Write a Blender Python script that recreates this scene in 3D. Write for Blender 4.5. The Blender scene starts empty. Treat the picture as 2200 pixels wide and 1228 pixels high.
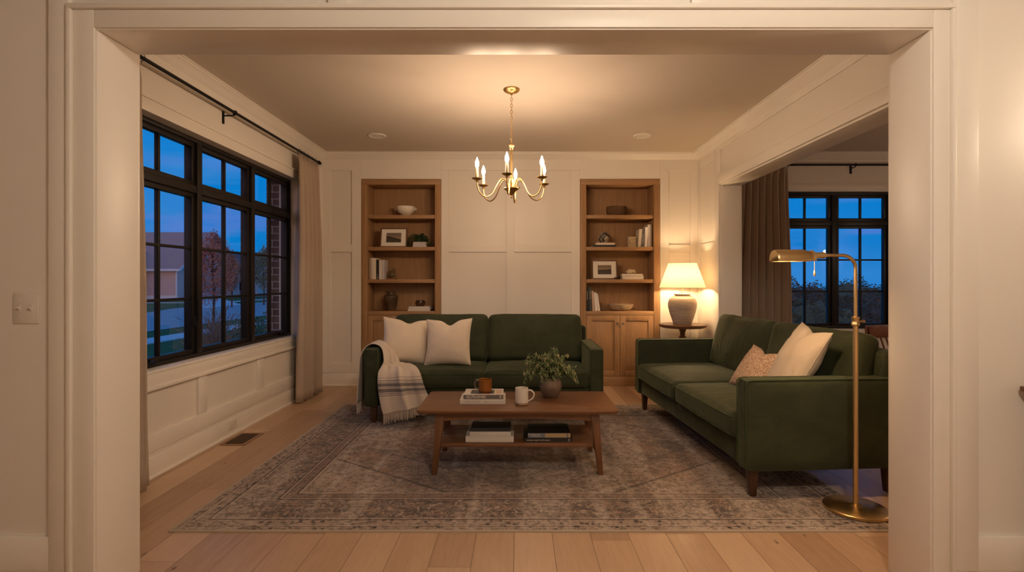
import bpy, bmesh, math, random
from mathutils import Vector, Matrix, noise
random.seed(7)
PI = math.pi
R = math.radians
S = bpy.context.scene
C = S.collection

# ------------------------------------------------------------------ camera, world, exposure
cam_data = bpy.data.cameras.new('camera')
cam = bpy.data.objects.new('camera', cam_data)
C.objects.link(cam)
cam.location = (0, 0, 1.30)
cam.rotation_euler = (R(90), 0, 0)
cam_data.sensor_fit = 'HORIZONTAL'
cam_data.sensor_width = 36
cam_data.lens = 36 * 1120 / 2200
cam_data.shift_x = -13 / 2200
cam_data.shift_y = -11 / 2200
cam_data.clip_end = 500
S.camera = cam
S.view_settings.view_transform = 'Standard'
S.view_settings.look = 'None'
S.view_settings.exposure = 0.0
S.view_settings.gamma = 1.0
S.view_settings.use_curve_mapping = False
S.cycles.use_denoising = True
S.cycles.max_bounces = 9
S.cycles.diffuse_bounces = 6
S.cycles.transparent_max_bounces = 16
S.cycles.caustics_reflective = False
S.cycles.caustics_refractive = False


class N:
    """small node-tree helper"""
    def __init__(s, nt):
        s.nt = nt; s.L = nt.links

    def n(s, t, **kw):
        nd = s.nt.nodes.new(t)
        for k, v in kw.items(): setattr(nd, k, v)
        return nd

    def put(s, sock, v):
        if isinstance(v, bpy.types.NodeSocket): s.L.new(v, sock)
        elif isinstance(v, (tuple, list)):
            if sock.type == 'RGBA' and len(v) == 3: v = (*v, 1)
            sock.default_value = v
        else: sock.default_value = v

    def m(s, op, a, b=0.0, c=0.0, clamp=False):
        nd = s.n('ShaderNodeMath', operation=op, use_clamp=clamp)
        s.put(nd.inputs[0], a); s.put(nd.inputs[1], b)
        if len(nd.inputs) > 2: s.put(nd.inputs[2], c)
        return nd.outputs[0]

    def sst(s, x, lo, hi, a=0.0, b=1.0):
        nd = s.n('ShaderNodeMapRange', interpolation_type='SMOOTHSTEP')
        s.put(nd.inputs[0], x); s.put(nd.inputs[1], lo); s.put(nd.inputs[2], hi); s.put(nd.inputs[3], a); s.put(nd.inputs[4], b)
        return nd.outputs[0]

    def band(s, x, lo, hi, w=.002):
        return s.m('MULTIPLY', s.sst(x, lo - w, lo + w), s.sst(x, hi - w, hi + w, 1.0, 0.0))

    def mix(s, f, a, b, mode='MIX'):
        nd = s.n('ShaderNodeMix', data_type='RGBA', blend_type=mode)
        s.put(nd.inputs[0], f); s.put(nd.inputs[6], a); s.put(nd.inputs[7], b)
        return nd.outputs[2]

    def co(s, which='Object'):
        return s.n('ShaderNodeTexCoord').outputs[which]

    def map(s, vec, scale=(1, 1, 1), rot=(0, 0, 0), loc=(0, 0, 0)):
        nd = s.n('ShaderNodeMapping')
        s.L.new(vec, nd.inputs[0]); nd.inputs[1].default_value = loc; nd.inputs[2].default_value = rot; nd.inputs[3].default_value = scale
        return nd.outputs[0]

    def noise(s, vec, scale=5, detail=3, rough=.5, dist=0, out=0):
        nd = s.n('ShaderNodeTexNoise')
        s.L.new(vec, nd.inputs['Vector']); nd.inputs['Scale'].default_value = scale; nd.inputs['Detail'].default_value = detail
        nd.inputs['Roughness'].default_value = rough; nd.inputs['Distortion'].default_value = dist
        return nd.outputs[out]

    def vor(s, vec, scale=5, feature='F1', out=0, rand=1.0):
        nd = s.n('ShaderNodeTexVoronoi', feature=feature)
        s.L.new(vec, nd.inputs['Vector']); nd.inputs['Scale'].default_value = scale
        if 'Randomness' in nd.inputs: nd.inputs['Randomness'].default_value = rand
        return nd.outputs[out]

    def ramp(s, f, stops):
        nd = s.n('ShaderNodeValToRGB')
        s.put(nd.inputs[0], f)
        e = nd.color_ramp.elements
        while len(e) > 1: e.remove(e[0])
        e[0].position = stops[0][0]; e[0].color = (*stops[0][1], 1)
        for p, c in stops[1:]:
            k = e.new(p); k.color = (*c, 1)
        return nd.outputs[0]

    def bump(s, h, strength=.3, dist=.01):
        nd = s.n('ShaderNodeBump')
        nd.inputs['Strength'].default_value = strength; nd.inputs['Distance'].default_value = dist
        s.L.new(h, nd.inputs['Height'])
        return nd.outputs[0]

    def sep(s, vec):
        nd = s.n('ShaderNodeSeparateXYZ'); s.L.new(vec, nd.inputs[0]); return nd.outputs

    def comb(s, x, y, z=0.0):
        nd = s.n('ShaderNodeCombineXYZ'); s.put(nd.inputs[0], x); s.put(nd.inputs[1], y); s.put(nd.inputs[2], z); return nd.outputs[0]


def srgb(r, g, b):
    f = lambda c: (c / 255 / 12.92) if c / 255 <= .04045 else ((c / 255 + .055) / 1.055) ** 2.4
    return (f(r), f(g), f(b))


def new_mat(name, rough=.5, metal=0, col=(.5, .5, .5), spec=.5, **extra):
    m = bpy.data.materials.new(name); m.use_nodes = True
    b = m.node_tree.nodes['Principled BSDF']
    b.inputs['Base Color'].default_value = (*col, 1); b.inputs['Roughness'].default_value = rough
    b.inputs['Metallic'].default_value = metal; b.inputs['Specular IOR Level'].default_value = spec
    for k, v in extra.items(): b.inputs[k].default_value = v
    return m, N(m.node_tree), b


# sky: dusk blue with faint lilac cloud bands
W = bpy.data.worlds.new('dusk'); S.world = W; W.use_nodes = True
g = N(W.node_tree); g.nt.nodes.clear()
d = g.co('Generated'); x, y, z = g.sep(d)
base = g.ramp(z, [(0, srgb(30, 108, 174)), (.06, srgb(0, 103, 172)), (.25, srgb(0, 107, 177)), (.5, srgb(10, 104, 172)), (1, srgb(10, 70, 135))])
cl = g.noise(g.map(d, (1.6, 1.6, 9)), 2.2, 5, .55, .3)
cl2 = g.noise(g.map(d, (2.5, 2.5, 16), loc=(3, 1, 0)), 2.0, 4, .5)
c1 = g.mix(g.sst(cl, .52, .75, 0, .45), base, srgb(50, 116, 182))
c2 = g.mix(g.m('MULTIPLY', g.sst(cl2, .52, .7, 0, .25), g.m('MULTIPLY', g.sst(z, .03, .08), g.sst(z, .16, .22, 1, 0))), c1, srgb(112, 104, 178))
# pinkish glow added low in the unseen sky behind the camera, warming outdoor light
added_glow = g.m('MULTIPLY', g.sst(g.m('ADD', g.m('MULTIPLY', y, -1.0), g.m('MULTIPLY', x, -.15)), .15, .95), g.sst(z, -.05, .75, 1, 0))
c3 = g.mix(g.m('MULTIPLY', added_glow, .9), c2, (.95, .52, .42))
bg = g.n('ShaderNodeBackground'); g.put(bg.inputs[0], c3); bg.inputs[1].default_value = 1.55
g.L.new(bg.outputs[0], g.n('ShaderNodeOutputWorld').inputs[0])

# brightness of the room's lamps (used by their builders)
BULB = 550.0          # chandelier bulbs
WARM = (1.0, .70, .46)
LAMP_BULB = 500.0
READ_BULB = 650.0
HALL_FILL = 178.0  # added globe behind the camera, fills the hall side
SCONCE = 130.0
DINING = 330.0  # added sconce out of view, fills the dining room

# ------------------------------------------------------------------ mesh builder
class MB:
    def __init__(s, xf=None):
        s.v = []; s.f = []; s.uv = None; s.xf = xf

    def add(s, vs, fs):
        o = len(s.v)
        s.v += [Vector(s.xf(*p)) if s.xf else Vector(p) for p in vs]
        s.f += [tuple(o + i for i in f) for f in fs]
        return s

    def box(s, x0, x1, y0, y1, z0, z1):
        return s.add([(x0, y0, z0), (x1, y0, z0), (x1, y1, z0), (x0, y1, z0), (x0, y0, z1), (x1, y0, z1), (x1, y1, z1), (x0, y1, z1)],
                     [(0, 3, 2, 1), (4, 5, 6, 7), (0, 1, 5, 4), (1, 2, 6, 5), (2, 3, 7, 6), (3, 0, 4, 7)])

    def hexa(s, bot, top):
        return s.add(list(bot) + list(top), [(0, 3, 2, 1), (4, 5, 6, 7), (0, 1, 5, 4), (1, 2, 6, 5), (2, 3, 7, 6), (3, 0, 4, 7)])

    def lathe(s, prof, cx=0, cy=0, cz=0, seg=40, sx=1, sy=1, cap=True):
        vs = []; fs = []
        for r, z in prof:
            for k in range(seg):
                a = 2 * PI * k / seg
                vs.append((cx + r * sx * math.cos(a), cy + r * sy * math.sin(a), cz + z))
        for i in range(len(prof) - 1):
            for k in range(seg):
                a = i * seg + k; b = i * seg + (k + 1) % seg
                fs.append((a, b, b + seg, a + seg))
        if cap and prof[0][0] > 1e-6: fs.append(tuple(range(seg - 1, -1, -1)))
        if cap and prof[-1][0] > 1e-6: fs.append(tuple((len(prof) - 1) * seg + k for k in range(seg)))
        return s.add(vs, fs)

    def tube(s, pts, rad, seg=8, closed=False, flat=1.0):
        pts = [Vector(p) for p in pts]; n = len(pts)
        rads = rad if isinstance(rad, (list, tuple)) else [rad] * n
        vs = []; fs = []
        t0 = (pts[1] - pts[0]).normalized()
        u = t0.orthogonal().normalized()
        for i, p in enumerate(pts):
            if closed: t = (pts[(i + 1) % n] - pts[i - 1]).normalized()
            else: t = (pts[min(i + 1, n - 1)] - pts[max(i - 1, 0)]).normalized()
            u = (u - t * u.dot(t)).normalized(); w = t.cross(u)
            for k in range(seg):
                a = 2 * PI * k / seg
                vs.append(tuple(p + u * math.cos(a) * rads[i] + w * math.sin(a) * rads[i] * flat))
        m = n if closed else n - 1
        for i in range(m):
            for k in range(seg):
                a = i * seg + k; b = i * seg + (k + 1) % seg; j = ((i + 1) % n) * seg
                fs.append((a, b, j + (k + 1) % seg, j + k))
        if not closed:
            fs.append(tuple(range(seg - 1, -1, -1))); fs.append(tuple((n - 1) * seg + k for k in range(seg)))
        return s.add(vs, fs)

    def ball(s, c, r, seg=12, rings=8, sc=(1, 1, 1)):
        prof = [(max(1e-7, math.sin(PI * i / rings)) * r, -math.cos(PI * i / rings) * r) for i in range(rings + 1)]
        vs = []; fs = []
        for q, z in prof:
            for k in range(seg):
                a = 2 * PI * k / seg
                vs.append((c[0] + q * math.cos(a) * sc[0], c[1] + q * math.sin(a) * sc[1], c[2] + z * sc[2]))
        for i in range(rings):
            for k in range(seg):
                a = i * seg + k; b = i * seg + (k + 1) % seg
                fs.append((a, b, b + seg, a + seg))
        return s.add(vs, fs)

    def grid(s, rows):
        n = len(rows); m = len(rows[0])
        return s.add([p for r in rows for p in r], [(i * m + j, i * m + j + 1, (i + 1) * m + j + 1, (i + 1) * m + j) for i in range(n - 1) for j in range(m - 1)])

    def build(s, name, mat, parent=None, bevel=0, bseg=2, smooth=True, ang=38, loc=None, rot=None, weld=False):
        me = bpy.data.meshes.new(name)
        me.from_pydata([tuple(v) for v in s.v], [], s.f)
        bm = bmesh.new(); bm.from_mesh(me)
        if s.uv:
            lay = bm.loops.layers.uv.new('UVMap')
            for f in bm.faces:
                for l in f.loops: l[lay].uv = s.uv[l.vert.index]
        if weld: bmesh.ops.remove_doubles(bm, verts=bm.verts, dist=1e-5)
        bmesh.ops.recalc_face_normals(bm, faces=bm.faces)
        if bevel:
            es = [e for e in bm.edges if len(e.link_faces) == 2 and e.calc_face_angle(0) > R(30)]
            bmesh.ops.bevel(bm, geom=es, offset=bevel, segments=bseg, profile=.5, affect='EDGES', clamp_overlap=True)
        bm.to_mesh(me); bm.free()
        if smooth:
            me.polygons.foreach_set('use_smooth', [True] * len(me.polygons))
            me.set_sharp_from_angle(angle=R(ang))
        if mat: me.materials.append(mat)
        o = bpy.data.objects.new(name, me); C.objects.link(o)
        if parent: o.parent = parent
        if loc: o.location = loc
        if rot: o.rotation_euler = rot
        return o


def tag(o, label, cat, group=None, kind=None):
    o['label'] = label; o['category'] = cat
    if group: o['group'] = group
    if kind: o['kind'] = kind
    return o


def thing(name, label, cat, loc=(0, 0, 0), rot=(0, 0, 0), group=None):
    o = bpy.data.objects.new(name, None); C.objects.link(o)
    o.empty_display_size = .1
    o.location = loc; o.rotation_euler = rot
    return tag(o, label, cat, group)


def struct(o, label=None):
    o['kind'] = 'structure'
    if label: o['label'] = label
    return o


def copy_tree(o, parent=None):
    c = o.copy(); C.objects.link(c)
    if parent: c.parent = parent
    for ch in [q for q in o.children]: copy_tree(ch, c)
    return c


def soft_box(w, d, h, r, n=16, crown=(0, 0, 0), wr=.0, seed=0, wfreq=9, corner=1.0):
    """rounded, slightly bulging cushion centred on the origin (mesh builder)"""
    bm = bmesh.new(); bmesh.ops.create_cube(bm, size=2)
    bmesh.ops.subdivide_edges(bm, edges=bm.edges, cuts=n, use_grid_fill=True)
    H = Vector((w / 2, d / 2, h / 2))
    for v in bm.verts:
        p0 = v.co.copy()
        # pack the rows of vertices towards the edges
        q0 = Vector([math.copysign(abs(c) ** .72, c) for c in p0])
        p = Vector((q0.x * H.x, q0.y * H.y, q0.z * H.z))
        q = Vector([max(-(H[i] - r), min(H[i] - r, p[i])) for i in range(3)])
        dlt = p - q
        if dlt.length > 1e-6: p = q + dlt.normalized() * r
        fx, fy, fz = [1 - min(1, abs(q0[i])) ** 2.2 for i in range(3)]
        p.z += math.copysign(crown[2], p.z) * fx * fy * min(1, abs(p.z) / (H.z * .6))
        p.y += math.copysign(crown[1], p.y) * fx * fz * min(1, abs(p.y) / (H.y * .6))
        p.x += math.copysign(crown[0], p.x) * fy * fz * min(1, abs(p.x) / (H.x * .6))
        if wr:
            s1 = noise.noise(Vector((p.x * wfreq + seed * 7.3, p.y * wfreq * .8, p.z * wfreq * .8)))
            s2 = 1 - abs(noise.noise(Vector((p.x * wfreq * .55 + seed * 3.1, p.y * wfreq * 1.3, p.z * wfreq * .3 + 5)))) * 2
            p += v.co.normalized() * wr * (s1 * .7 + s2 * .5)
        v.co = p
    mb = MB(); mb.v = [v.co.copy() for v in bm.verts]
    bm.verts.index_update()
    mb.f = [tuple(v.index for v in f.verts) for f in bm.faces]
    bm.free()
    return mb


def pillow(w, h, t, seed=0, chop=.03, wr=.006, n=34, half=None):
    """square scatter cushion standing in local xz, front to -y, base at z=0; half: 'front'/'back' sheet only"""
    mb = MB()
    for sgn in ((-1, 1) if half is None else ((-1,) if half == 'front' else (1,))):
        rows = []
        for j in range(n + 1):
            row = []
            for i in range(n + 1):
                u = math.sin((2 * i / n - 1) * PI / 2 * .98) / math.sin(PI / 2 * .98); v = math.sin((2 * j / n - 1) * PI / 2 * .98) / math.sin(PI / 2 * .98)
                ex = w / 2 * u * (1 - .095 * (1 - v * v) * abs(u) ** 1.5)
                ez = h / 2 * v * (1 - .085 * (1 - u * u) * abs(v) ** 1.5)
                th = t / 2 * (max(0, 1 - u ** 2) ** .62 * max(0, 1 - v ** 2) ** .62) ** .85
                dip = chop * math.exp(-((u - .05) / .27) ** 2) * max(0, v) ** 2
                ez -= dip
                th *= 1 - .35 * math.exp(-((u - .05) / .16) ** 2) * max(0, v) ** 1.5
                k = noise.noise(Vector((u * 2.2 + seed, v * 2.2, sgn * 3.1))) * .5 + (.5 - abs(noise.noise(Vector((u * 4.5 + v * 1.5 + seed * 2, v * 3.2 - u, sgn * 2)))) * 1.4) * max(abs(u), abs(v)) ** 2
                env = min(1, (1 - abs(u)) * 9, (1 - abs(v)) * 9)
                row.append((ex, sgn * (th + wr * 1.6 * k * max(0, env)), ez + h / 2))
            rows.append(row)
        mb.grid(rows)
    return mb


def cr(pts, n):
    """Catmull-Rom through control points"""
    P = [Vector(p) for p in pts]; P = [P[0] * 2 - P[1]] + P + [P[-1] * 2 - P[-2]]
    out = []
    for i in range(1, len(P) - 2):
        for k in range(n):
            t = k / n
            a, b, c, d_ = P[i - 1], P[i], P[i + 1], P[i + 2]
            out.append(.5 * ((2 * b) + (c - a) * t + (2 * a - 5 * b + 4 * c - d_) * t * t + (3 * b - a - 3 * c + d_) * t ** 3))
    out.append(P[-2].copy())
    return out


def lettering(text, size, mat, parent, loc, rot=(R(90), 0, 0), stretch=1.0, name='lettering', spacing=1.0):
    cu = bpy.data.curves.new('t', 'FONT'); cu.body = text; cu.size = size; cu.extrude = .0003
    cu.space_character = spacing; cu.align_x = 'LEFT'; cu.align_y = 'CENTER'
    tmp = bpy.data.objects.new('t', cu); C.objects.link(tmp)
    dg = bpy.context.evaluated_depsgraph_get()
    me = bpy.data.meshes.new_from_object(tmp.evaluated_get(dg))
    bpy.data.objects.remove(tmp); bpy.data.curves.remove(cu)
    me.name = name
    me.materials.clear(); me.materials.append(mat)
    o = bpy.data.objects.new(name, me); C.objects.link(o)
    o.parent = parent; o.location = loc; o.rotation_euler = rot; o.scale = (stretch, 1, 1)
    return o


# ------------------------------------------------------------------ materials
def paint(name, col, rough=.38, bumpy=.04, scale=60):
    m, n, b = new_mat(name, rough, 0, col)
    c = n.co()
    n.put(b.inputs['Normal'], n.bump(n.noise(c, scale, 4), bumpy, .004))
    return m


WALL = paint('warm_white_paint', (.78, .73, .655), .42, .012)
TRIM = paint('warm_white_trim_paint', (.80, .75, .675), .42, .006)
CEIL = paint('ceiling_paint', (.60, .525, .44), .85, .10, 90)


def wood(name, c1, c2, axis='x', rough=.4, scale=1.0, contrast=1.0, bumpy=.08, ring=0.0):
    m, n, b = new_mat(name, rough)
    k = {'x': (1.1, 14, 14), 'y': (14, 1.1, 14), 'z': (14, 14, 1.1)}[axis]
    c = n.map(n.co(), tuple(q * scale for q in k))
    rnd = n.n('ShaderNodeObjectInfo').outputs['Random']
    off = n.n('ShaderNodeVectorMath', operation='ADD'); n.L.new(c, off.inputs[0]); n.L.new(n.comb(n.m('MULTIPLY', rnd, 30), n.m('MULTIPLY', rnd, 17), 0.0), off.inputs[1])
    v = off.outputs[0]
    a = n.noise(v, 1.3, 6, .62, 1.2)
    f = n.noise(v, 9, 4, .6, .2)
    h = n.m('ADD', n.m('MULTIPLY', a, .7), n.m('MULTIPLY', f, .3))
    mid = tuple((p + q) / 2 for p, q in zip(c1, c2))
    n.put(b.inputs['Base Color'], n.ramp(h, [(.5 - .2 / contrast, c1), (.5, mid), (.5 + .17 / contrast, c2)]))
    n.put(b.inputs['Normal'], n.bump(f, bumpy, .003))
    n.put(b.inputs['Roughness'], n.sst(f, .3, .7, rough - .06, rough + .1))
    return m


OAK_V = wood('oak_vertical', (.285, .15, .064), (.42, .24, .112), 'z', .5, 1.5, 1.1)
OAK_H = wood('oak_horizontal', (.285, .15, .064), (.42, .24, .112), 'x', .5, 1.5, 1.1)
WALNUT = wood('walnut', (.125, .052, .022), (.225, .102, .046), 'x', .34, 1.3)
WALNUT_V = wood('walnut_vertical', (.105, .042, .017), (.185, .08, .034), 'z', .38, 1.3)
DARKLEG = wood('dark_stained_leg', (.045, .018, .009), (.085, .035, .017), 'z', .35, 1.5)
DARKTOP = wood('dark_round_table_wood', (.11, .045, .02), (.2, .085, .038), 'x', .35, 1.5)
FRAMEWOOD = wood('picture_frame_wood', (.10, .042, .018), (.17, .075, .032), 'x', .4, 2)


def plank_floor():
    m, n, b = new_mat('oak_plank_floor', .36)
    c = n.co(); v = n.map(c, (1, 1, 1), (0, 0, R(90)), (0.09, .02, 0))
    x, y, z = n.sep(v)
    row = n.m('FLOOR', n.m('DIVIDE', y, .195))
    h1 = n.n('ShaderNodeTexWhiteNoise', noise_dimensions='1D'); n.put(h1.inputs['W'], row)
    xo = n.m('ADD', x, n.m('MULTIPLY', h1.outputs[0], 5.0))
    colu = n.m('FLOOR', n.m('DIVIDE', xo, 1.9))
    h2 = n.n('ShaderNodeTexWhiteNoise', noise_dimensions='2D'); n.L.new(n.comb(row, colu), h2.inputs['Vector'])
    r2 = h2.outputs[0]
    fy = n.m('FRACT', n.m('DIVIDE', y, .195)); fx = n.m('FRACT', n.m('DIVIDE', xo, 1.9))
    seam = n.m('MAXIMUM', n.m('MAXIMUM', n.sst(fy, 0, .014, 1, 0), n.sst(fy, .986, 1, 0, 1)), n.m('MAXIMUM', n.sst(fx, 0, .0012, 1, 0), n.sst(fx, .9988, 1, 0, 1)))
    off = n.comb(n.m('MULTIPLY', r2, 40), n.m('MULTIPLY', r2, 23), r2)
    ad = n.n('ShaderNodeVectorMath', operation='ADD'); n.L.new(n.comb(xo, y), ad.inputs[0]); n.L.new(off, ad.inputs[1])
    gv = n.map(ad.outputs[0], (1.2, 11, 1))
    a = n.noise(gv, 1.6, 5, .6, 1.4); f = n.noise(n.map(ad.outputs[0], (4, 60, 1)), 2.2, 4, .6)
    base = n.ramp(n.m('ADD', n.m('MULTIPLY', r2, .55), n.m('MULTIPLY', a, .45)), [(.15, (.35, .215, .13)), (.45, (.46, .30, .19)), (.8, (.58, .40, .265))])
    grain = n.mix(n.sst(f, .45, .8, 0, .16), base, (.26, .15, .08), 'MIX')
    kv = n.map(ad.outputs[0], (1.4, 3.4, 1))
    vd = n.n('ShaderNodeTexVoronoi', voronoi_dimensions='2D'); n.L.new(kv, vd.inputs['Vector']); vd.inputs['Scale'].default_value = .95
    kd = vd.outputs[0]
    knot = n.sst(n.m('ADD', kd, n.m('MULTIPLY', n.noise(ad.outputs[0], 40, 3), .06)), .03, .065, 1, 0)
    col = n.mix(n.m('MULTIPLY', knot, .85), grain, (.06, .028, .014))
    col = n.mix(n.m('MULTIPLY', seam, .85), col, (.10, .05, .025))
    n.put(b.inputs['Base Color'], col)
    n.put(b.inputs['Roughness'], n.sst(f, .3, .8, .30, .44))
    n.put(b.inputs['Normal'], n.bump(n.m('SUBTRACT', n.m('MULTIPLY', f, .25), seam), .25, .003))
    return m


FLOOR = plank_floor()


def rug_mat(hx, hy):
    m, n, b = new_mat('worn_persian_rug', .95, spec=.1)
    b.inputs['Sheen Weight'].default_value = .15
    c = n.co(); x, y, z = n.sep(c)
    wob = n.m('MULTIPLY', n.m('SUBTRACT', n.noise(c, 5, 3), .5), .012)
    d = n.m('ADD', n.m('MINIMUM', n.m('SUBTRACT', hx, n.m('ABSOLUTE', x)), n.m('SUBTRACT', hy, n.m('ABSOLUTE', y))), wob)
    fine = n.noise(n.map(c, (1, 2.2, 1)), 120, 3, .7)
    mid = n.noise(n.map(c, (1, 1.6, 1)), 9, 6, .68)
    big = n.noise(n.map(c, (1.6, .55, 1)), 1.3, 4, .6, .4)
    streak = n.noise(n.map(c, (7, .5, 1)), 1.0, 4, .6)
    cross = n.noise(n.map(c, (.7, 26, 1)), 3.0, 3, .6)
    # ornament: curling contour lines and flower heads
    q = n.noise(c, 4.2, 2, .5, 2.2)
    curl = n.m('ABSOLUTE', n.m('SUBTRACT', n.m('FRACT', n.m('MULTIPLY', q, 7)), .5))
    curl = n.sst(curl, .06, .16, 1, 0)
    fl = n.vor(c, 8.5, 'F1', 0, .75)
    flower = n.sst(n.m('ADD', fl, n.m('MULTIPLY', n.m('SUBTRACT', mid, .5), .35)), .16, .30, 1, 0)
    small = n.sst(n.vor(c, 26, 'F1', 0, .9), .25, .38, 1, 0)
    dark = (.035, .026, .024); char = (.075, .056, .050); brown = (.22, .145, .105); taupe = (.38, .285, .225); light = (.58, .46, .37); rust = (.34, .175, .11)
    field = n.mix(n.sst(mid, .40, .62), taupe, brown)
    field = n.mix(n.m('MULTIPLY', curl, .55), field, char)
    field = n.mix(n.m('MULTIPLY', n.sst(n.noise(c, 2.1, 3, .6, 1), .52, .66), .6), field, rust)
    field = n.mix(n.m('MULTIPLY', n.sst(n.noise(n.map(c, loc=(4, 2, 0)), 1.8, 5, .66, .5), .50, .64), .7), field, char)
    # diamond medallion lines
    dm = n.m('ADD', n.m('MULTIPLY', n.m('ABSOLUTE', x), .68), n.m('ABSOLUTE', y))
    for a0, a1 in ((.86, .885), (1.22, 1.245), (.45, .47)):
        field = n.mix(n.m('MULTIPLY', n.band(dm, a0, a1, .006), .6), field, char)
    field = n.mix(n.m('MULTIPLY', n.sst(dm, 1.24, 1.27), .25), field, light)
    bord = n.mix(n.sst(mid, .42, .6), brown, char)
    bord = n.mix(n.m('MULTIPLY', flower, .6), bord, rust)
    bord = n.mix(n.m('MULTIPLY', curl, .6), bord, light)
    bord = n.mix(n.m('MULTIPLY', n.sst(fl, .05, .12, 1, 0), .8), bord, dark)
    guard = n.mix(small, taupe, dark)
    col = n.mix(n.sst(d, .475, .48), bord, field)
    col = n.mix(n.band(d, .395, .475), col, n.mix(n.m('MULTIPLY', small, .5), brown, rust))
    col = n.mix(n.sst(d, .135, .14, 1, 0), col, guard)
    # wear
    w1 = n.sst(n.m('ADD', n.m('MULTIPLY', streak, .5), n.m('MULTIPLY', big, .5)), .48, .56)
    w1 = n.m('MULTIPLY', w1, n.sst(mid, .3, .6, 1, .5))
    col = n.mix(n.m('MULTIPLY', w1, .72), col, (.60, .50, .42))
    col = n.mix(n.m('MULTIPLY', n.sst(cross, .5, .65), .35), col, (.52, .42, .34))
    col = n.mix(n.m('MULTIPLY', n.sst(n.noise(c, 30, 4, .72), .50, .60), .62), col, char)
    spk = n.noise(n.map(c, (1, 1.7, 1)), 62, 4, .75)
    col = n.mix(n.m('MULTIPLY', n.sst(spk, .53, .62), .30), col, light)
    col = n.mix(n.m('MULTIPLY', n.sst(spk, .38, .46, 1, 0), .45), col, dark)
    col = n.mix(n.sst(fine, .35, .6, .45, 0), col, dark)
    for a0, a1, cc in ((.126, .136, dark), (.142, .148, light), (.383, .392, dark), (.399, .404, light), (.41, .415, dark), (.464, .472, dark), (.478, .485, light), (.05, .055, dark), (.06, .064, light), (.432, .436, char)):
        col = n.mix(n.m('MULTIPLY', n.band(d, a0, a1, .0012), .72), col, cc)
    col = n.mix(n.m('MULTIPLY', n.band(dm, 1.225, 1.24, .003), n.m('MULTIPLY', n.sst(d, .49, .5), .5)), col, dark)
    col = n.mix(n.sst(d, .012, .016, 1, 0), col, (.42, .34, .26))
    n.put(b.inputs['Base Color'], col)
    n.put(b.inputs['Normal'], n.bump(n.m('ADD', n.m('MULTIPLY', fine, .6), mid), .5, .006))
    return m


def velvet(name, col, dark, k=1.0):
    m, n, b = new_mat(name, .75, spec=.2)
    b.inputs['Sheen Weight'].default_value = .35 * k; b.inputs['Sheen Roughness'].default_value = .35
    b.inputs['Sheen Tint'].default_value = (.55, .6, .38, 1)
    c = n.co(); a = n.noise(n.map(c, (1, 1, 1.5)), 4, 4, .6, .5); f = n.noise(c, 180, 2)
    n.put(b.inputs['Base Color'], n.mix(n.sst(a, .35, .65), col, dark))
    wr = n.noise(n.map(c, (1, 1, .45)), 9, 3, .5, .8)
    n.put(b.inputs['Normal'], n.bump(n.m('ADD', n.m('MULTIPLY', f, .04), n.m('MULTIPLY', wr, 1.0)), .5, .014))
    return m


GREEN = velvet('green_velvet', (.042, .049, .024), (.031, .037, .019))
GREEN_PIPE = velvet('green_velvet_piping', (.04, .055, .02), (.03, .045, .016))


def cloth(name, col, col2, scale=260, rough=.9, big=3, bumpy=.25, amt=.5):
    m, n, b = new_mat(name, rough, spec=.15)
    b.inputs['Sheen Weight'].default_value = .1
    c = n.co()
    wv = n.m('ADD', n.noise(n.map(c, (1, 1, .25)), scale, 2), n.noise(n.map(c, (.25, .25, 1)), scale, 2))
    a = n.noise(c, big, 4)
    n.put(b.inputs['Base Color'], n.mix(n.m('MULTIPLY', n.sst(n.m('ADD', n.m('MULTIPLY', wv, .4), n.m('MULTIPLY', a, .2)), .35, .65), amt), col, col2))
    n.put(b.inputs['Normal'], n.bump(wv, bumpy, .002))
    return m


CREAM = cloth('cream_linen', (.70, .60, .48), (.60, .50, .39))
SAND = cloth('sand_linen', (.52, .43, .325), (.43, .35, .26))
CURT = cloth('beige_linen_curtain', (.47, .375, .29), (.40, .315, .24), 180, .9, 2)


def boucle():
    m, n, b = new_mat('speckled_boucle', .95, spec=.1)
    c = n.co(); v = n.vor(c, 190, 'F1', 0)
    f = n.noise(c, 150, 3, .7)
    n.put(b.inputs['Base Color'], n.mix(n.sst(f, .42, .6), (.30, .165, .10), (.68, .52, .38)))
    n.put(b.inputs['Normal'], n.bump(v, .7, .004))
    return m


BOUCLE = boucle()


def metal(name, col, rough, brushed=0.0, anis=(1, 1, 40)):
    m, n, b = new_mat(name, rough, 1.0, col)
    c = n.co(); f = n.noise(n.map(c, anis), 30, 3)
    n.put(b.inputs['Roughness'], n.sst(f, .3, .7, rough - .015, rough + .03 + brushed))
    if name.startswith('aged'):
        n.put(b.inputs['Base Color'], n.mix(n.sst(n.noise(c, 70, 4, .7), .5, .72, 0, .7), col, (.16, .085, .03)))
    return m


BRASS = metal('brushed_brass', (.66, .47, .24), .36)
AGED = metal('aged_brass', (.64, .42, .17), .32)
PEWTER = metal('pewter', (.28, .24, .2), .4)
BLACKM, _n, _b = new_mat('black_iron', .45, .6, (.012, .010, .010))
FRAMEBLK = paint('black_window_frame_paint', (.014, .011, .010), .42, .03)
FRAMEBLK.node_tree.nodes['Principled BSDF'].inputs['Specular IOR Level'].default_value = .3
PLASTIC = paint('cream_plastic', (.72, .66, .58), .35, .01)
VENT_SHADE, _n, _b = new_mat('dark_vent_shade', .9, 0, (.02, .014, .01))  # near-black colour standing in for shade inside the floor vent


def glow(name, col, strength, edge=None):
    m = bpy.data.materials.new(name); m.use_nodes = True
    n = N(m.node_tree); n.nt.nodes.clear()
    e = n.n('ShaderNodeEmission'); e.inputs[0].default_value = (*col, 1); e.inputs[1].default_value = strength
    n.L.new(e.outputs[0], n.n('ShaderNodeOutputMaterial').inputs[0])
    return m


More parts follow.
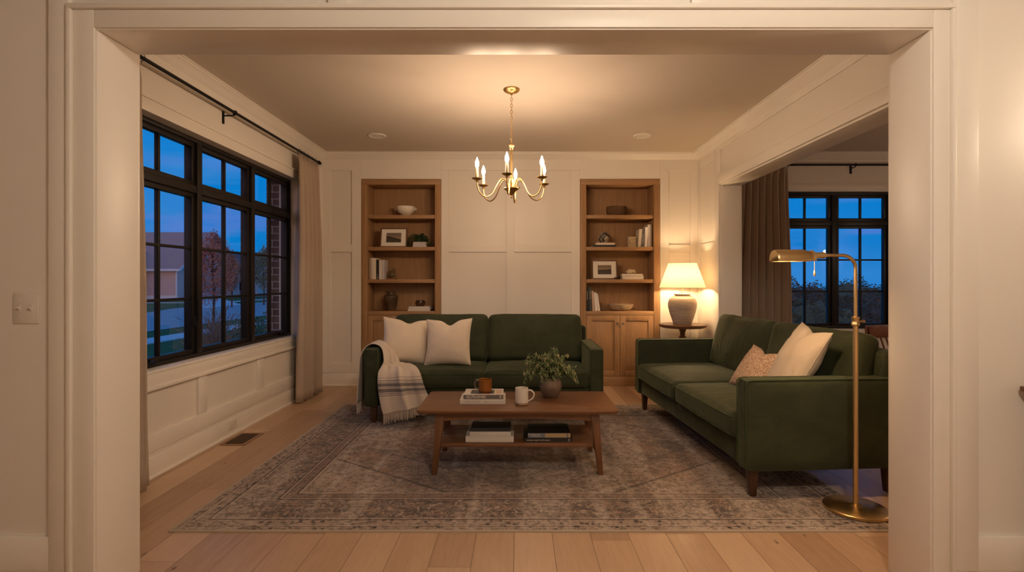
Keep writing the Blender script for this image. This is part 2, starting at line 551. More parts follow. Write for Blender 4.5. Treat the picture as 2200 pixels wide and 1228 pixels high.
BULBM = glow('lit_candle_bulb', WARM, BULB)
LAMPB = glow('lit_lamp_bulb', (1, .67, .36), LAMP_BULB)
READB = glow('lit_reading_bulb', (1, .62, .32), READ_BULB)
GLOBEM = glow('added_hall_globe', (1, .86, .70), HALL_FILL)
DININGM = glow('added_dining_sconce_bulb', (1, .72, .5), DINING)
SCONM = glow('lit_sconce_bulb', (1, .77, .55), SCONCE)


def pane():
    m = bpy.data.materials.new('window_glass'); m.use_nodes = True
    n = N(m.node_tree); n.nt.nodes.clear()
    t = n.n('ShaderNodeBsdfTransparent'); t.inputs[0].default_value = (.93, .96, .97, 1)
    gl = n.n('ShaderNodeBsdfGlossy'); gl.inputs['Roughness'].default_value = .0
    lw = n.n('ShaderNodeLayerWeight'); lw.inputs[0].default_value = .5
    fz = n.m('ADD', n.m('MULTIPLY', n.m('POWER', lw.outputs['Facing'], 5.0), .9), .045)
    mx = n.n('ShaderNodeMixShader')
    n.L.new(fz, mx.inputs[0]); n.L.new(t.outputs[0], mx.inputs[1]); n.L.new(gl.outputs[0], mx.inputs[2])
    n.L.new(mx.outputs[0], n.n('ShaderNodeOutputMaterial').inputs[0])
    return m


GLASS = pane()


def shade_mat():
    m = bpy.data.materials.new('linen_lamp_shade'); m.use_nodes = True
    n = N(m.node_tree); n.nt.nodes.clear()
    c = n.co(); w = n.noise(n.map(c, (1, 1, .3)), 300, 2)
    df = n.n('ShaderNodeBsdfDiffuse'); tr = n.n('ShaderNodeBsdfTranslucent')
    col = n.mix(n.sst(w, .3, .7, 0, .15), (.82, .72, .52), (.66, .55, .38))
    n.put(df.inputs[0], col); n.put(tr.inputs[0], col)
    mx = n.n('ShaderNodeMixShader'); mx.inputs[0].default_value = .24
    n.L.new(df.outputs[0], mx.inputs[1]); n.L.new(tr.outputs[0], mx.inputs[2])
    n.L.new(mx.outputs[0], n.n('ShaderNodeOutputMaterial').inputs[0])
    return m


SHADE = shade_mat()


def ceramic(name, col, col2, rough=.3, scale=8, thr=(.4, .6), bumpy=.1, lines=0, sc3=(1, 1, 1)):
    m, n, b = new_mat(name, rough)
    c = n.co(); a = n.noise(n.map(c, sc3), scale, 5, .65)
    n.put(b.inputs['Base Color'], n.mix(n.sst(a, *thr), col, col2))
    h = n.noise(n.map(c, (1, 1, 40 if lines else 1)), 6, 3)
    n.put(b.inputs['Normal'], n.bump(h, bumpy, .003))
    return m


def flat(name, col, rough=.6):
    return paint(name, col, rough, .03, 90)


# ------------------------------------------------------------------ the setting
XL, XR, YB, YF, H = -2.43, 2.23, 6.46, 2.32, 2.88
OPL, OPR, OPZ = -1.689, 1.654, 2.306       # cased opening in front of the camera
XD = 5.5                                   # right wall of the dining room

b = MB(); b.box(-3.1, 3.3, -2.6, YF, -.12, 0); b.box(XL - .2, XD + .2, YF, YB + .45, -.12, 0)
struct(b.build('floor', FLOOR, smooth=False))
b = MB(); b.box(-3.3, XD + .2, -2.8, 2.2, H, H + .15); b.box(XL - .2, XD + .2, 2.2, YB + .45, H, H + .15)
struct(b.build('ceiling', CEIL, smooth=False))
# left wall with window opening
WY0, WY1, WZ0, WZ1 = 3.26, 5.74, .705, 2.405
b = MB(); b.box(XL - .2, XL, YF - .2, WY0, 0, H); b.box(XL - .2, XL, WY1, YB + .45, 0, H)
b.box(XL - .2, XL, WY0, WY1, 0, WZ0); b.box(XL - .2, XL, WY0, WY1, WZ1, H)
struct(b.build('wall_left', WALL, smooth=False))
# back wall with two alcoves
BC = ((-1.938, -.952), (.767, 1.753))
BZ = 2.557
b = MB()
b.box(XL, BC[0][0], YB, YB + .45, 0, H); b.box(BC[0][1], BC[1][0], YB, YB + .45, 0, H); b.box(BC[1][1], XR + .215, YB, YB + .45, 0, H)
for a0, a1 in BC:
    b.box(a0, a1, YB, YB + .45, BZ, H); b.box(a0, a1, YB + .36, YB + .45, 0, BZ)
struct(b.build('wall_back', WALL, smooth=False))
# dining end of the back wall with window opening
DX0, DX1, DZ0, DZ1 = 3.26, 5.36, .705, 2.41
b = MB(); b.box(XR + .215, DX0, YB, YB + .2, 0, H); b.box(DX1, XD + .2, YB, YB + .2, 0, H)
b.box(DX0, DX1, YB, YB + .2, 0, DZ0); b.box(DX0, DX1, YB, YB + .2, DZ1, H)
struct(b.build('wall_dining_back', WALL, smooth=False))
b = MB(); b.box(XD, XD + .2, YF, YB, 0, H)
struct(b.build('wall_dining_right', WALL, smooth=False))
# right wall of the living room: short end and header over the wide opening
HZ = 2.365; RY = 5.74
b = MB(); b.box(XR, XR + .215, RY, YB, 0, H); b.box(XR, XR + .215, YF, RY, HZ, H); b.box(XR, XR + .215, YF, 2.55, 0, HZ)
struct(b.build('wall_right', WALL, smooth=False))
# front wall around the cased opening
FY = 2.103
b = MB(); b.box(-3.1, OPL - .018, FY, YF, 0, H); b.box(OPR + .018, XD + .2, FY, YF, 0, H); b.box(OPL - .018, OPR + .018, FY, YF, OPZ + .018, H)
struct(b.build('wall_front', WALL, smooth=False))
b = MB(); b.box(-3.3, -3.1, -2.8, YF, 0, H); struct(b.build('wall_hall_left', WALL, smooth=False))
b = MB(); b.box(3.3, 3.5, -2.8, FY, 0, H); struct(b.build('wall_hall_right', WALL, smooth=False))
b = MB(); b.box(-3.3, 3.5, -2.8, -2.6, 0, H); struct(b.build('wall_hall_back', WALL, smooth=False))

# crown moulding round the living room, and the piece in the dining room
def crown(x0, x1, y0, y1):
    prof = [(0, -.105), (.012, -.105), (.016, -.085), (.026, -.078), (.045, -.05), (.062, -.03), (.078, -.022), (.08, -.012), (.092, -.010), (.092, 0)]
    vs = []
    for dd, zz in prof:
        vs += [(x0 + dd, y0 + dd, H + zz), (x1 - dd, y0 + dd, H + zz), (x1 - dd, y1 - dd, H + zz), (x0 + dd, y1 - dd, H + zz)]
    fs = []
    for i in range(len(prof) - 1):
        for k in range(4):
            fs.append((i * 4 + k, i * 4 + (k + 1) % 4, (i + 1) * 4 + (k + 1) % 4, (i + 1) * 4 + k))
    m = MB(); m.add(vs, fs); return m
struct(crown(XL, XR, YF, YB).build('trim_1', TRIM, ang=25), 'crown moulding round the living room ceiling')
struct(crown(XR + .215, XD, YF, YB).build('trim_2', TRIM, ang=25), 'crown moulding round the dining room ceiling')

T = .021
def boards_y(yw, lst, side=-1):
    """boards on a wall facing -y: (x0,x1,z0,z1)"""
    m = MB()
    for i, (x0, x1, z0, z1) in enumerate(lst):
        t = T - .0007 * (i % 5) - .0001 * (i % 7)
        m.box(x0, x1, min(yw, yw + side * t), max(yw, yw + side * t), z0, z1)
    return m
# back wall panelling
top0, mid0, mid1, bot = 2.665, 1.655, 1.745, .285
L = [(XL, BC[0][0] - 0.002, top0, 2.80), (BC[0][1] + .002, BC[1][0] - .002, top0, 2.80), (BC[1][1] + .002, XR, top0, 2.80)]
L += [(BC[0][0] - .002, BC[0][1] + .002, BZ + .002, 2.80), (BC[1][0] - .002, BC[1][1] + .002, BZ + .002, 2.80)]
for s0, s1 in ((XL, -2.315), (-2.055, BC[0][0] - .002), (BC[0][1] + .002, -.853), (-.146, -.046), (.657, BC[1][0] - .002), (BC[1][1] + .002, 1.862), (2.128, XR)):
    L.append((s0, s1, .17, top0))
for s0, s1 in ((-2.315, -2.055), (-.853, -.146), (-.046, .657), (1.862, 2.128)):
    L += [(s0, s1, mid0, mid1), (s0, s1, .17, bot)]
struct(boards_y(YB, L).build('trim_3', TRIM, bevel=.002, bseg=1), 'board and batten panelling on the back wall')
def base_y(yw, x0, x1, h=.18, side=-1):
    m = MB(); s = side
    for a, c, z0, z1 in ((0, .022, 0, h - .02), (0, .014, h - .02, h), (0, .034, 0, .018)):
        m.box(x0, x1, min(yw, yw + s * c), max(yw, yw + s * c), z0, z1)
    return m
m_ = base_y(YB - 0, XL, BC[0][0] - .002); m_2 = base_y(YB, BC[0][1] + .002, BC[1][0] - .002); m_.add(m_2.v, m_2.f); m_2 = base_y(YB, BC[1][1] + .002, XR); m_.add(m_2.v, m_2.f)
struct(m_.build('baseboard_back', TRIM, bevel=.003))
m_ = base_y(YB, XR + .215, XD)
struct(m_.build('baseboard_dining', TRIM, bevel=.003))
struct(boards_y(YB, [(XR + .215, XD, .17, .30), (XR + .215, XD, .59, .68), (XR + .215, XD, 2.43, 2.5), (3.3, 3.36, .3, .59), (4.1, 4.2, .3, .59), (4.85, 4.95, .3, .59)]).build('trim_4', TRIM, bevel=.002), 'panelling under the dining window')

# left wall panelling
def boards_x(xw, lst, side=1, t=T):
    m = MB()
    for i, (y0, y1, z0, z1) in enumerate(lst):
        t_ = t - .0007 * (i % 5) - .0001 * (i % 7)
        m.box(min(xw, xw + side * t_), max(xw, xw + side * t_), y0, y1, z0, z1)
    return m
L = [(YF, YB, .17, .285), (YF, YB, 2.70, 2.80)]
L += [(YF, WY0 - .0, WZ1 + .085, WZ1 + .09)]
for s0, s1 in ((3.94, 4.045), (4.83, 4.95), (5.74, 5.86), (3.10, 3.2), (6.35, YB)): L.append((s0, s1, .285, .575))
L += [(WY1, WY1 + .12, .575, WZ1 + .085), (6.35, YB, .575, 2.7), (3.14, WY0, .575, WZ1 + .085)]
struct(boards_x(XL, L).build('trim_5', TRIM, bevel=.002), 'panelling on the left wall under and beside the window')
m = MB(); m.box(XL, XL + .018, WY0, WY1, WZ1, WZ1 + .085); m.box(XL, XL + .028, 3.14, WY1 + .12, WZ1 + .085, WZ1 + .10)
struct(m.build('trim_6', TRIM, bevel=.002), 'head casing over the left window')
m = MB(); m.box(XL - .12, XL + .022, WY0, WY1, WZ0 - .02, WZ0 + .002); m.box(XL, XL + .020, 3.1, 5.9, .60, WZ0 - .02); m.box(XL, XL + .034, 3.1, 5.9, .578, .602)
struct(m.build('trim_7', TRIM, bevel=.003), 'sill and apron under the left window')
m = MB()
for a, z0, z1 in ((.022, 0, .145), (.015, .145, .172), (.034, 0, .018)): m.box(XL, XL + a, YF, YB, z0, z1)
struct(m.build('baseboard_left', TRIM, bevel=.003))

# right wall: casing round the wide opening, panels
L = [(RY, RY + .10, 0, HZ + .1), (YF, RY, HZ, HZ + .1), (YF, RY + .10, HZ + .1, HZ + .112)]
struct(boards_x(XR, L, -1, .022).build('trim_8', TRIM, bevel=.004), 'casing of the wide opening to the dining room')
L = [(RY + .1, RY + .16, .17, 2.8), (YB - .1, YB, .17, 2.8), (RY + .1, YB, .17, .285), (RY + .1, YB, mid0, mid1), (RY + .16, YB, 2.665, 2.8), (YF, RY + .1, 2.74, 2.8), (RY - .02, RY + .1, HZ + .112, 2.8)]
struct(boards_x(XR, L, -1, .012).build('trim_9', TRIM, bevel=.002), 'panelling on the right wall')
m = MB()
for a, z0, z1 in ((.022, 0, .16), (.014, .16, .18), (.034, 0, .018)): m.box(XR - a, XR, RY + .1, YB, z0, z1)
struct(m.build('baseboard_right', TRIM, bevel=.003))
m = MB(); m.box(XR - .004, XR + .219, RY - .018, RY - .0003, 0, HZ - .0185); m.box(XR - .004, XR + .219, 2.5503, RY - .0003, HZ - .018, HZ - .0003); m.box(XR - .004, XR + .219, 2.5503, 2.568, 0, HZ - .0185)
struct(m.build('trim_10', TRIM, bevel=.002), 'jamb lining of the wide opening')
m = MB(); m.box(XR + .215, XR + .237, RY, RY + .1, 0, HZ + .1); m.box(XR + .215, XR + .237, 2.55, RY + .1, HZ, HZ + .1)
struct(m.build('trim_11', TRIM, bevel=.004), 'dining side casing of the wide opening')

# front cased opening
m = MB(); m.box(OPL - .0175, OPL, FY - .012, YF, 0, OPZ); m.box(OPR, OPR + .0175, FY - .012, YF, 0, OPZ); m.box(OPL - .0175, OPR + .0175, FY - .012, YF, OPZ + .0002, OPZ + .0175)
for v in m.v: pass
struct(m.build('trim_12', TRIM, bevel=.003), 'jamb lining of the near cased opening')
m = MB()
cy0 = FY - .021
m.box(OPL - .090, OPL - .006, cy0, FY, 0, OPZ + .078); m.box(OPR + .006, OPR + .072, cy0, FY, 0, OPZ + .078); m.box(OPL - .0065, OPR + .0065, cy0 + .0004, FY, OPZ + .006, OPZ + .078)
m.box(OPL - .108, OPL - .090, cy0 - .014, FY, 0, OPZ + .078); m.box(OPR + .072, OPR + .088, cy0 - .014, FY, 0, OPZ + .078); m.box(OPL - .108, OPR + .088, cy0 - .014, FY, OPZ + .078, OPZ + .098)
struct(m.build('trim_13', TRIM, bevel=.003), 'casing round the near opening')
L = [(-1.877, OPL - .108, .14, H), (OPR + .088, 1.841, .14, H), (-3.1, -1.877, .14, .275), (1.841, 3.3, .14, .275), (-.761, -.677, OPZ + .098, H), (.694, .778, OPZ + .098, H)]
struct(boards_y(FY, L).build('trim_14', TRIM, bevel=.002), 'battens on the hall side of the front wall')
m = base_y(FY, -3.1, OPL - .108, .153); m2 = base_y(FY, OPR + .088, 3.3, .153); m.add(m2.v, m2.f)
struct(m.build('baseboard_front', TRIM, bevel=.003))
m = MB(); m.box(OPL - .09, OPL - .007, YF + .0005, YF + .02, 0, OPZ + .09); m.box(OPR + .007, OPR + .09, YF + .0005, YF + .02, 0, OPZ + .09); m.box(OPL - .0068, OPR + .0068, YF + .0005, YF + .0195, OPZ + .007, OPZ + .09)
struct(m.build('trim_15', TRIM, bevel=.003), 'living room side casing of the near opening')

# ------------------------------------------------------------------ windows
def window(name, P, u0, u1, z0, z1, units, tz0, tz1, cranks=(), levers=()):
    """P(u,n,z) -> world, n measured outward from the wall face"""
    def M(): return MB(P)
    f = M(); ft = .032; n0, n1 = .07, .17
    f.box(u0, u1, n0, n1, z0, z0 + ft); f.box(u0, u1, n0, n1, z1 - ft, z1)
    f.box(u0, u0 + ft, n0, n1, z0 + ft, z1 - ft); f.box(u1 - ft, u1, n0, n1, z0 + ft, z1 - ft)
    w = (u1 - u0) / units
    for k in range(1, units): f.box(u0 + w * k - .031, u0 + w * k + .031, n0 - .006, n1, z0 + ft, z1 - ft)
    tm = (tz0 + tz1) / 2
    for k in range(units):
        f.box(u0 + w * k + .031, u0 + w * (k + 1) - .031, n0 - .003, n1, tm - .028, tm + .028)
    root = struct(f.build(name, FRAMEBLK, bevel=.003))
    for k in range(units):
        a = u0 + w * k + .031; c = u0 + w * (k + 1) - .031; s = .036
        for (q0, q1, rows) in ((z0 + ft, tm - .028, 3), (tm + .028, z1 - ft, 1)):
            sm = M()
            sm.box(a, c, .085, .135, q0, q0 + s); sm.box(a, c, .085, .135, q1 - s, q1)
            sm.box(a, a + s, .085, .135, q0 + s, q1 - s); sm.box(c - s, c, .085, .135, q0 + s, q1 - s)
            so = sm.build('sash', FRAMEBLK, root, bevel=.002)
            mm = M(); mu = (a + c) / 2
            mm.box(mu - .011, mu + .011, .098, .128, q0 + s, q1 - s)
            for r_ in range(1, rows):
                zz = q0 + s + (q1 - q0 - 2 * s) * r_ / rows
                mm.box(a + s, c - s, .099, .127, zz - .010, zz + .010)
            mm.build('muntin', FRAMEBLK, so, bevel=.0015)
            gm = M(); gm.add([(a + s, .113, q0 + s), (c - s, .113, q0 + s), (c - s, .113, q1 - s), (a + s, .113, q1 - s)], [(0, 1, 2, 3)])
            gm.build('glass_pane', GLASS, so, smooth=False)
    for u in cranks:
        cm = M(); z = z0 + ft
        cm.box(u - .045, u + .045, .03, .07, z - .002, z + .018)
        cm.tube([(u, .05, z + .01), (u, .045, z + .035), (u - .02, .04, z + .04), (u - .07, .036, z + .036), (u - .085, .034, z + .03)], [.009, .009, .006, .006, .006], 8)
        cm.ball((u - .09, .034, z + .03), .012)
        c_ = cm.build('crank_handle', BLACKM, root)
    for u, z in levers:
        cm = M(); cm.box(u - .008, u + .008, .052, .066, z - .05, z + .03); cm.tube([(u, .05, z + .02), (u, .035, z + .0), (u, .032, z + .16)], [.006, .006, .004], 8)
        cm.build('lock_lever', BLACKM, root)
    return root
window('window_1', lambda u, n, z: (XL - n, u, z), WY0, WY1, WZ0, WZ1, 3, 1.945, 2.07, (3.50, 5.50), ((4.02, 1.0),))
window('window_2', lambda u, n, z: (u, YB + n, z), DX0, DX1, DZ0, DZ1, 3, 1.955, 2.09)

# ------------------------------------------------------------------ bookcases
def book(w, d, t, cov, pages, name='book', label='', loc=(0, 0, 0), rot=(0, 0, 0), group=None, text=()):
    r = thing(name, label, 'book', loc, rot, group)
    m = MB(); k = min(.0035, t * .14)
    m.box(-w / 2, w / 2, 0, d, 0, k); m.box(-w / 2, w / 2, 0, d, t - k, t); m.box(-w / 2, w / 2, 0, k, k, t - k)
    m.build('cover', cov, r, bevel=.0008, bseg=1)
    p = MB(); p.box(-w / 2 + .004, w / 2 - .004, k, d - .004, k, t - k); p.build('pages', pages, r)
    for s, size, mt, x, zf, st in text:
        lettering(s, size, mt, r, (x, -.0004, t * zf), (R(90), 0, 0), st)
    return r
PAGE = cloth('book_pages', (.70, .62, .50), (.55, .47, .36), 300, .9, 5, .3)
BK = {k: flat('book_cover_' + k, c, .5) for k, c in dict(white=(.64, .59, .53), cream=(.70, .62, .50), grey=(.40, .36, .34), black=(.018, .015, .014), green=(.05, .055, .045),
      pink=(.58, .42, .33), taupe=(.42, .35, .28), lilac=(.54, .50, .50), slate=(.18, .17, .17), tan=(.50, .39, .26), pale=(.82, .76, .68)).items()}
INK = flat('dark_ink', (.03, .025, .02)); PALEINK = flat('pale_ink', (.75, .70, .62)); GOLDINK = flat('gold_ink', (.6, .5, .3))
DP = .30
def bookcase(x0, x1, label):
    cx = (x0 + x1) / 2; hw = (x1 - x0) / 2
    r = thing('built_in_bookcase', label, 'bookcase', (cx, YB, 0))
    fw = .075; g = .001
    m = MB()
    m.box(-hw + g, -hw + fw, -.022, .35, .12, BZ - .069); m.box(hw - fw, hw - g, -.022, .35, .12, BZ - .069)
    m.build('side_panel', OAK_V, r, bevel=.002)
    m = MB(); m.box(-hw + g, hw - g, -.022, .35, BZ - .069, BZ - g); m.build('top_panel', OAK_H, r, bevel=.002)
    m = MB(); m.box(-hw + fw, hw - fw, .30, .335, .12, BZ - .07); m.build('back_panel', OAK_V, r)
    m = MB(); m.box(-hw + fw, hw - fw, -.020, .30, .875, .925); m.build('counter', OAK_H, r, bevel=.002)
    for z in (2.116, 1.721, 1.320):
        m = MB(); m.box(-hw + fw + .001, hw - fw - .001, -.004, .299, z - .045, z); m.build('shelf', OAK_H, r, bevel=.002)
    m = MB(); m.box(-hw + g, hw - g, -.018, .02, 0, .12); m.build('toe_kick', OAK_H, r, bevel=.002)
    for s in (-1, 1):
        a, c = (-hw + fw + .003, -.002) if s < 0 else (.002, hw - fw - .003)
        m = MB(); z0, z1, st = .124, .872, .065
        m.box(a, a + st, -.018, .004, z0, z1); m.box(c - st, c, -.018, .004, z0, z1)
        m.box(a + st, c - st, -.018, .004, z0, z0 + st); m.box(a + st, c - st, -.018, .004, z1 - st, z1)
        m.box(a + st, c - st, -.006, .002, z0 + st, z1 - st)
        dr = m.build('door', OAK_V, r, bevel=.0015)
        kx = -.034 if s < 0 else .034
        k = MB(lambda x, y, z: (kx + x, -.018 - z, .775 + y)); k.lathe([(.004, 0), (.004, .012), (.012, .016), (.014, .022), (.011, .028), (0.0001, .03)], seg=20)
        k.build('knob', PEWTER, dr)
    return r
bookcase(*BC[0], 'built-in oak bookcase left of the chandelier, behind the smaller sofa with the throw')
bookcase(*BC[1], 'built-in oak bookcase beside the glowing table lamp, with two cabinet doors showing')
SY = YB + .05
def px(x, yy=YB + .05): return (x - 1113) * yy / 1120

# white tureen bowl
WHITEC = ceramic('glossy_white_ceramic', (.80, .74, .64), (.76, .69, .58), .15, 5)
r = thing('serving_bowl', 'white footed ceramic serving bowl with beaded rim and two small handles', 'bowl', (px(868), SY + .1, 2.116))
m = MB(); m.lathe([(.0001, .004), (.05, 0), (.052, .008), (.047, .014), (.085, .035), (.112, .07), (.118, .10), (.116, .122), (.109, .124), (.110, .10), (.104, .07), (.075, .035), (.0001, .02)], seg=48); m.build('bowl_body', WHITEC, r)
m = MB()
for k in range(40):
    a = 2 * PI * k / 40; m.ball((.117 * math.cos(a), .117 * math.sin(a), .096), .005, 6, 4)
m.build('beading', WHITEC, r)
for s in (-1, 1):
    m = MB(); m.tube([(s * .110, 0, .085), (s * .132, 0, .082), (s * .138, 0, .094), (s * .128, 0, .103), (s * .112, 0, .1)], .006, 8); m.build('handle', WHITEC, r)

def photo_mat(name, seed, tree):
    m, n, b = new_mat(name, .5, spec=.2)
    c = n.co(); x, y, z = n.sep(c)
    n1 = n.noise(n.comb(n.m('MULTIPLY', x, 30), seed, 0), 1, 4, .7)
    hill = n.m('ADD', n.m('MULTIPLY', n.m('SUBTRACT', n1, .5), .05), n.m('MULTIPLY', x, -.25 if tree else 0.05))
    sky = n.mix(n.sst(z, -.03, .05), srgb(150, 130, 110), srgb(120, 105, 92))
    tex = n.noise(c, 160, 4, .7)
    land = n.mix(n.sst(tex, .4, .62), srgb(30, 26, 24), srgb(88, 76, 66))
    fore = n.mix(n.sst(n.noise(n.map(c, (1, 1, 3)), 70, 4, .7), .4, .6), srgb(95, 85, 75), srgb(52, 46, 42))
    col = n.mix(n.sst(n.m('SUBTRACT', z, hill), -.002, .003), land, sky)
    col = n.mix(n.sst(n.m('SUBTRACT', z, hill), -.022, -.016, 1, 0), col, fore)
    n.put(b.inputs['Base Color'], col)
    return m
MAT_BOARD = flat('mount_board', (.78, .73, .65), .8)
FGLASS = GLASS
def picture(label, cx, zb, w, h, yb, tilt, seed, img=(.5, .5), rz=0):
    r = thing('picture_frame', label, 'picture frame', (cx, yb, zb), (R(-tilt), 0, R(rz)))
    m = MB(); f = .014
    m.box(-w / 2, w / 2, 0, .018, 0, f); m.box(-w / 2, w / 2, 0, .018, h - f, h); m.box(-w / 2, -w / 2 + f, 0, .018, f, h - f); m.box(w / 2 - f, w / 2, 0, .018, f, h - f)
    m.box(-w / 2 + .003, w / 2 - .003, .013, .017, .003, h - .003)
    m.build('frame', FRAMEWOOD, r, bevel=.002)
    m = MB(); m.box(-w / 2 + f, w / 2 - f, .009, .013, f, h - f); m.build('mount', MAT_BOARD, r)
    iw, ih = w * img[0], h * img[1]
    m = MB(); m.box(-iw / 2, iw / 2, -.0005, .0005, -ih / 2, ih / 2); m.build('print', photo_mat('landscape_print_%d' % seed, seed, seed == 1), r, loc=(0, .0084, h * .5))
    m = MB(); m.box(-w / 2 + .05, -w / 2 + .052, .018, .019, .02, h * .6); m.build('easel_back', FRAMEWOOD, r)
    return r
picture('dark framed black and white river photograph leaning on the left bookcase shelf', px(844, 6.5), 1.722, .335, .25, YB + .055, 12, 1, (.56, .5))
picture('dark framed black and white field photograph leaning on the right bookcase shelf', px(1300, 6.5), 1.321, .315, .245, YB + .06, 10, 2, (.54, .48), -3)

# leaves helper
def leaf(mb, base, dirv, up, ln, wd, curl=.25, n=4):
    dirv = Vector(dirv).normalized(); side = dirv.cross(Vector(up)).normalized(); nu = side.cross(dirv).normalized()
    rows = []
    for i in range(n + 1):
        t = i / n; c = Vector(base) + dirv * ln * t - nu * curl * ln * t * t
        hw = wd / 2 * math.sin(PI * min(.97, max(.04, t)) ** .8)
        rows.append([tuple(c - side * hw + nu * hw * .25), tuple(c), tuple(c + side * hw + nu * hw * .25)])
    mb.grid(rows)
def leafmat(name, c1, c2, rough=.45):
    m, n, b = new_mat(name, rough)
    n.put(b.inputs['Base Color'], n.mix(n.sst(n.noise(n.co(), 28, 3), .38, .62), c1, c2))
    return m
POTHOS = leafmat('pothos_leaf', (.018, .045, .014), (.06, .10, .03))
POTM = ceramic('dark_small_pot', (.05, .035, .025), (.08, .055, .04), .5)
r = thing('trailing_plant', 'dark green trailing pothos behind small white books on the left bookcase', 'plant', (px(899, 6.6), YB + .19, 1.721))
m = MB(); m.lathe([(.0001, 0), (.04, 0), (.052, .08), (.054, .09), (.048, .09), (.044, .075), (.0001, .07)]); m.build('pot', POTM, r)
m = MB(); st = MB(); rnd = random.Random(3)
for k in range(17):
    a = rnd.uniform(-PI, PI) if k < 11 else rnd.choice([PI, 0]) + rnd.uniform(-.5, .5); ex = rnd.uniform(.06, .17)
    if math.sin(a) > .3: a = -a
    pts = cr([(0, 0, .08), (math.cos(a) * ex * .45, math.sin(a) * ex * .35, .15 + rnd.uniform(-.02, .035)), (math.cos(a) * ex * .9, math.sin(a) * ex * .6, .11), (math.cos(a) * ex * 1.05, math.sin(a) * ex * .75, rnd.uniform(.012, .07))], 5)
    st.tube(pts, .0016, 5)
    for p in pts[2:]:
        if rnd.random() < .9:
            leaf(m, p, (rnd.uniform(-1, 1), rnd.uniform(-1, .2), rnd.uniform(-.7, .3)), (0, rnd.uniform(-.6, 0), 1), rnd.uniform(.028, .042), rnd.uniform(.022, .034))
for v in m.v: v.z = max(v.z, .004)
for v in st.v: v.z = max(v.z, .003)
st.build('stems', POTHOS, r); m.build('leaves', POTHOS, r)
for k, (t, w) in enumerate(((.022, .165), (.020, .158), (.018, .165))):
    book(w, .11, t, BK['lilac'], PAGE, 'small_book', ('bottom', 'middle', 'topmost')[k] + ' of three small white books in front of the trailing plant', (px(902, 6.5) + (.0, -.002, .003)[k], YB + .012, 1.7215 + (0, .0225, .043)[k]), group='white books by the trailing plant')

# upright books, left case third shelf
def upright(specs, x, zb, y, labels, group, lean=0, ink=None):
    for k, (t, h, cv, ln, dy, txt) in enumerate(specs):
        a = R(ln)
        ang = -PI / 2 - a   # lean>0: top leans to the left
        cxx = x + (t if True else 0)
        # book occupies local z 0..t -> world -x ; local x -> world up
        r = thing('book', labels[k], 'book', (0, 0, 0), (0, 0, 0), group)
        m = MB(); q = .003; w, d = h, .19
        m.box(-w / 2, w / 2, 0, d, 0, q); m.box(-w / 2, w / 2, 0, d, t - q, t); m.box(-w / 2, w / 2, 0, .004, q, t - q)
        m.build('cover', cv, r, bevel=.001, bseg=1)
        p = MB(); p.box(-w / 2 + .004, w / 2 - .004, .004, d - .005, q, t - q); p.build('pages', PAGE, r)
        if txt:
            lettering(txt[0], t * .55, txt[1], r, (-w / 2 + w * txt[2], -.0005, t * .5), (R(90), 0, 0), txt[3])
        # local x up: rotation about y by -(90) then lean
        rot = Matrix.Rotation(-PI / 2 - a, 4, 'Y')
        off = Vector((0, 0, 0))
        cs = [rot @ Vector((sx * w / 2, 0, sz)) for sx in (-1, 1) for sz in (0, t)]
        minz = min(c.z for c in cs); 
        low = [c for c in cs if c.z < .1 * h - h / 2 + .03]
        minx = min(c.x for c in cs if c.z < 0)
        r.rotation_euler = (0, -PI / 2 - a, 0)
        r.location = (x - minx, y + dy, zb - minz + .0004)
        maxx = max(c.x for c in cs if c.z < 0)
        x = r.location.x + maxx + (.001 if not ln else .004)
    return x
g1 = 'books standing on the left bookcase shelf'
upright([(.030, .262, BK['cream'], 0, .03, None), (.016, .266, BK['white'], 0, .0, None), (.042, .262, BK['cream'], 0, .012, None), (.037, .243, BK['black'], 0, .01, ('BR  0', PALEINK, .05, 1)), (.036, .24, BK['white'], 0, .0, None), (.022, .24, BK['lilac'], 0, .02, None)],
        px(791.5, YB), 1.320, YB + .01,
        ['cream book at the left end of the row above the brown jar', 'thin white book, second from left in the row above the brown jar', 'wide cream book just left of the black book',
         'black book standing in the pale row above the brown jar', 'white book just right of the black book', 'thin grey book at the right end of the row, beside the ring sculpture'], g1)
# abstract sculpture
SCULPT = ceramic('dark_bronze_patina', (.09, .055, .02), (.16, .10, .035), .5, 9)
r = thing('ring_sculpture', 'small dark bronze knotted sculpture on wooden base', 'sculpture', (px(841, 6.6), SY + .1, 1.320))
m = MB(); m.box(-.058, .058, -.035, .035, 0, .022); m.build('base', DARKTOP, r, bevel=.003)
m = MB()
pts = [(-.045, 0, .03), (-.05, 0, .08), (-.03, 0, .105), (.0, 0, .085), (.02, .0, .12), (.032, 0, .135), (.045, 0, .115), (.038, .0, .09), (.045, 0, .05), (.03, 0, .03)]
m.tube(cr(pts, 6), [.011] * 55, 10)
m.ball((-.003, 0, .058), .044, 16, 10, (1, .45, .82)); m.build('figure', SCULPT, r)
